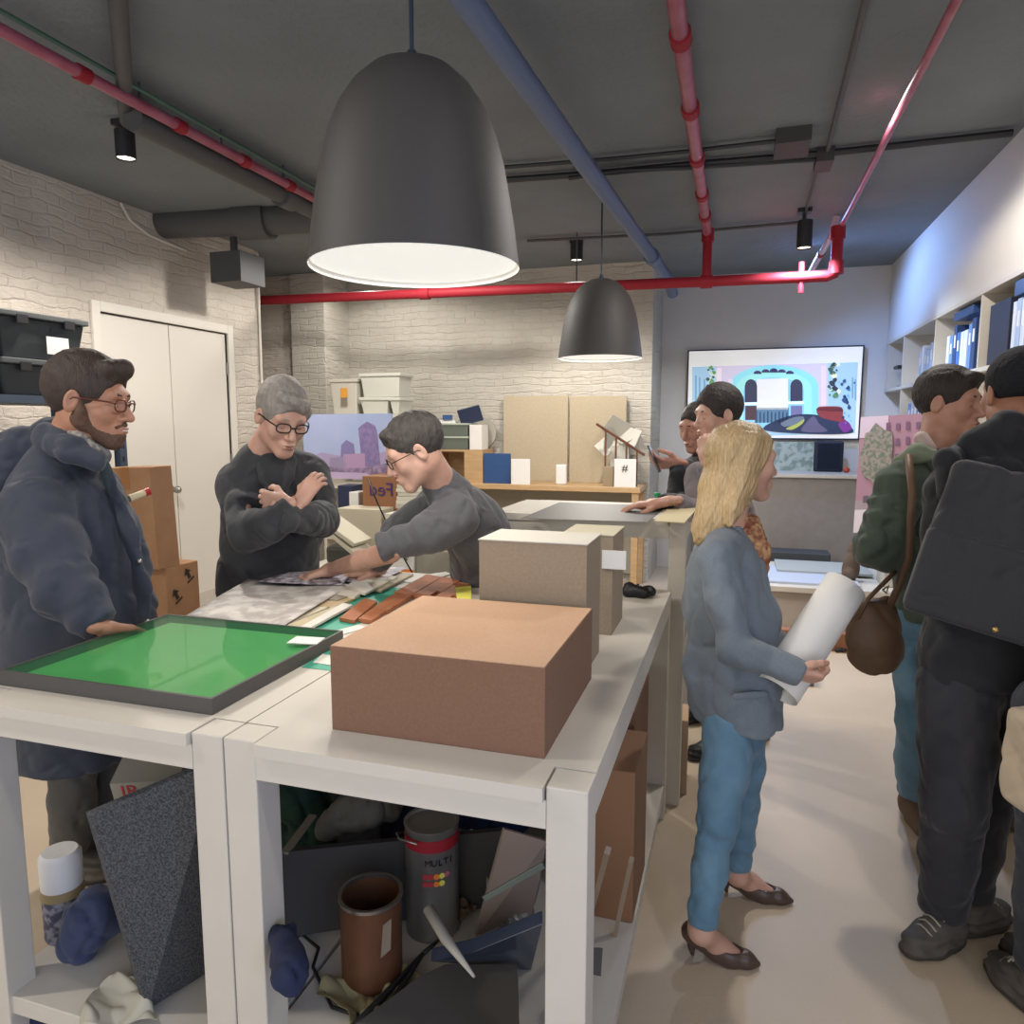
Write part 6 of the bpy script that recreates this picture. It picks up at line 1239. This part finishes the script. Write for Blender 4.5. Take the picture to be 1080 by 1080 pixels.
slab('clear_tray', [atZ(455, 1000, SZ + .12), atZ(560, 1010, SZ + .02), J(572, 960, 1.75), J(500, 990, 1.8)], .03, mat('blue smoky plastic', '#2b3547', .15, spec=.6), 'smoky blue plastic tray under the right table', 'tray')
def crumple(name, quad, z, amp, fr_, m, label, cat):
    Pq = [Vector(atZ(x, y, z)) for x, y in quad]
    def f(u, v):
        p = Pq[0].lerp(Pq[1], u).lerp(Pq[3].lerp(Pq[2], u), v); q = np.array([[p.x, p.y, 0.0]]); n = float(noise3(q, fr_)[0]); n2 = float(noise3(q * 1.7 + 3, fr_)[0])
        return Vector((p.x + .012 * n2, p.y + .012 * n, z + .002 + amp * abs(n) + amp * .6 * abs(n2)))
    return obj(name, MB().grid(f, 44, 34, .001), m, smooth='auto', label=label, cat=cat)
crumple('pale_wrap', [(330, 1052), (372, 1095), (452, 1040), (395, 1012)], SZ, .022, 34, mat('pale yellow wrap', '#9d9470', .3), 'pale yellow crumpled wrapping around the brown can', 'wrapping')
onshelf('grey_felt', [(375, 1100), (548, 1115), (546, 1035), (470, 1035), (440, 1050)], .05, mat('grey felt', '#54504b', .95), 'dark grey felt sheet at the front of the right shelf', 'felt', z=SZ + .04)
_q = lambda x, y, z=SZ + .03: atZ(x, y, z)
mb = MB(); mb.tube([_q(372, 1085), _q(412, 1043), _q(446, 1006)], [.011, .009, .006], 8).tube([_q(398, 1080), _q(424, 1040), _q(446, 1006)], [.010, .008, .006], 8).tube([_q(446, 1006), _q(462, 992)], [.007, .005], 8)
obj('shears', mb, DARKM, smooth=True, label='dark long shears slanting across the shelf front', cat='shears')
mb = MB(); mb.tube([J(452, 958, 1.68), J(470, 990, 1.62), J(500, 1030, 1.5)], [.014, .012, .003], 10); obj('spatula', mb, mat('pale plastic', '#9b968c', .4), smooth=True, label='pale pointed spatula resting on the smoky tray', cat='spatula')
slab('green_ruler', [J(508, 945, 1.75), J(512, 950, 1.75), J(575, 915, 1.75), J(572, 908, 1.75)], .006, mat('green grey metal', '#56605a', .4), 'green grey metal bar lying over the slanting board', 'bar')
onshelf('wooden_block', [(528, 917), (552, 922), (565, 905), (545, 900)], .03, DWOOD, 'small brown block on the slanting board', 'block', z=.30)
# seen through the right side of the table
obj('tall_carton', MB().box(-.60, -.30, 2.35, 2.75, SZ, .66), mat('dark brown carton', '#6d4c36', .8), bevel=.004, label='tall brown carton on the shelf of the right table', cat='box')  # carton in a darker brown than its neighbours
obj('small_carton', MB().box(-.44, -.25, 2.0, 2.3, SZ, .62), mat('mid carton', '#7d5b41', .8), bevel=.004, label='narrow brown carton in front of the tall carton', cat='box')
mb = MB(); mb.T = rotT((-.27, 3.2, .0), .05); mb.box(-.10, .10, -.1, .1, 0, .34); obj('tan_carton', mb, mat('tan carton', '#a98f74', .8), bevel=.004, label='tan carton on the floor under the counter table', cat='box')
for i, (a, b) in enumerate((((641, 897), (622, 969)), ((666, 907), (643, 1012)))):
    A_ = Vector(atX(a[0], a[1], -.232 + .012 * i)); B_ = Vector(atZ(b[0], b[1], .0 if i else SZ + .01)); d = (A_ - B_).normalized()
    mb = MB(); mb.T = frameT(B_, d, (0, 1, 0)); mb.box(0, (A_ - B_).length, -.008, .008, -.006, .006); obj('wood_stick', mb, mat('weathered stick', '#8f7f6c', .7), label=['left weathered wooden stick leaning out of the shelf', 'right weathered wooden stick leaning out of the shelf'][i], cat='stick')
blob('grey_sack', [atX(650, 925, -.33), atX(675, 940, -.33), atX(655, 960, -.33)], [.05, .06, .05], mat('grey sack', '#57534e', .8), 'slumped grey sack at the side of the shelf', 'sack', 24, .01)
slab('grey_tile', [atX(615, 1000, -.3), atX(636, 1000, -.28), atX(634, 1030, -.28), atX(612, 1025, -.3)], .01, mat('slate', '#4a4d50', .5), 'small slate piece at the corner of the right shelf', 'tile')
blob('navy_mat_roll', [atZ(10, 1068, .0) + A3((0, 0, .05)), atZ(75, 1075, .0) + A3((0, 0, .05))], [.07, .07], DBLUE, 'rolled dark navy mat on the floor under the left table', 'mat', z=0)
crumple('white_wrap', [(85, 1085), (165, 1085), (150, 1040), (105, 1042)], SZ, .03, 30, mat('white wrap', '#a8a495', .6), 'folded whitish wrapping at the foot of the foam board', 'wrapping')
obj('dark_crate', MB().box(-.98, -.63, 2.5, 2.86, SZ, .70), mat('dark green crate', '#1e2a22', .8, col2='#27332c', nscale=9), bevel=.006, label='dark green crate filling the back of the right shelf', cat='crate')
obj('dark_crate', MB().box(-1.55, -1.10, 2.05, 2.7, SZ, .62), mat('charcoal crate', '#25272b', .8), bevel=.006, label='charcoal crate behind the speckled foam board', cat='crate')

blob('dark_bundle', [J(300, 990, 1.62), J(306, 1030, 1.50)], [.035, .04], DBLUE, 'small dark blue bundle beside the leg at the left of the right shelf', 'bundle', 30, .006)
crumple('mesh_bundle', [(462, 972), (500, 975), (498, 945), (470, 942)], SZ + .02, .035, 60, mat('brown mesh', '#5a4735', .6), 'crumpled brown netting beside the paint can', 'netting')
crumple('clear_bag', [(505, 985), (560, 990), (565, 945), (522, 940)], SZ + .07, .05, 26, mat('cloudy film', '#77766f', .15, spec=.7), 'cloudy crumpled plastic film in the smoky tray', 'film')
for i, (a, b, c, l) in enumerate((((520, 935), (560, 905), '#8a6d52', 'upper brown offcut strip in the tray'), ((512, 962), (556, 940), '#a08d78', 'pale offcut strip lying in the tray'), ((300, 900), (330, 860), '#7d7460', 'pale slat standing by the dark slab'))):
    z_ = SZ + .13 if i < 2 else SZ + .25; A_ = Vector(atZ(*a, z_)); B_ = Vector(atZ(*b, z_ + .01)); mb = MB(); mb.T = frameT(A_, B_ - A_, (0, 0, 1)); mb.box(0, (B_ - A_).length, -.004, .004, -.012, .012); obj('offcut_strip', mb, mat('offcut ' + c, c, .7), bevel=.001, label=l, cat='offcut')
onshelf('yellow_tape', [(548, 938), (566, 940), (570, 926), (556, 924)], .006, mat('olive tape', '#7d8a3c', .5), 'olive green tape scrap on the plastic film', 'tape', z=SZ + .14)
obj('dark_cable', MB().tube([_q(296, 1000, SZ + .01), _q(318, 985, SZ + .01), _q(336, 1000, SZ + .01), _q(330, 1020, SZ + .01), _q(350, 1062, SZ + .01), _q(390, 1075, SZ + .01)], .005, 6), BLACK, smooth=True, label='loose black cable winding around the brown can', cat='cable')
obj('small_tin', MB().lathe([(.001, SZ), (.035, SZ), (.035, SZ + .08), (.032, SZ + .085), (.001, SZ + .085)], (atZ(312, 955, SZ)[0], atZ(312, 955, SZ)[1], 0), 24), mat('dull tin', '#5b5a58', .4, .5), smooth='auto', label='small dull tin in front of the dark slab', cat='tin')
# ---------------------------------------------------------------- light
w = bpy.data.worlds.new('world'); SC.world = w; w.use_nodes = True
w.node_tree.nodes['Background'].inputs[0].default_value = (.95, .96, 1, 1); w.node_tree.nodes['Background'].inputs[1].default_value = .8
def area(name, loc, rot, sx, sy, e, col):
    L = bpy.data.lights.new(name, 'AREA'); L.shape = 'RECTANGLE'; L.size = sx; L.size_y = sy; L.energy = e; L.color = col
    o = bpy.data.objects.new(name, L); COL.objects.link(o); o.location = loc; o.rotation_euler = rot; return o
area('cool_fill_light', (XR + .1, -1.2, 1.65), (0, PI / 2, 0), 2.2, 2.6, 60, (.33, .52, 1))  # added cool fill in the invented window bay, tints ceiling and pipes blue
area('front_fill_light', (-1.2, YF + .05, 1.6), (PI / 2, 0, 0), 5.4, 2.4, 75, (1, .95, .88))  # added fill lamp behind the camera, no such source seen
def spot(loc, to, e, ang, col=(1, .93, .85), size=.04, bl=.6):
    L = bpy.data.lights.new('spot_and_fill_light', 'SPOT'); L.energy = e; L.spot_size = math.radians(ang); L.spot_blend = bl; L.color = col; L.shadow_soft_size = size
    o = bpy.data.objects.new('spot_and_fill_light', L); COL.objects.link(o); o.location = loc
    o.rotation_euler = (Vector(to) - Vector(loc)).to_track_quat('-Z', 'Y').to_euler(); return o
spot(s1 - Vector((0, 0, .01)), (s1.x - .3, s1.y + .2, 0), 150, 150)
spot(s2 - Vector((0, 0, .01)), (s2.x, s2.y + .3, 0), 110, 125)
spot(s3 - Vector((0, 0, .01)), (s3.x, s3.y + .3, 0), 150, 150, (.72, .83, 1))
spot((.35, 7.2, 3.12), (1.6, 6.6, 1.0), 110, 155, (.25, .45, 1), .05)  # added blue spot without a fixture, tints the shelves and far corner
# unseen spots without fixtures: first read from cast shadows, others added as fill
for (x, y, e, c) in ((.5, 4.1, 130, (1, .93, .86)), (-3.0, .6, 150, (1, .93, .85)), (.9, .7, 50, (1, .93, .85)), (-2.6, 5.2, 150, (1, .95, .88)), (-3.5, 6.5, 45, (1, .95, .88))):
    spot((x, y, 3.12), (x, y + .05, 0), e * .85, 168, c, .06, .25)
SC.view_settings.exposure = .02
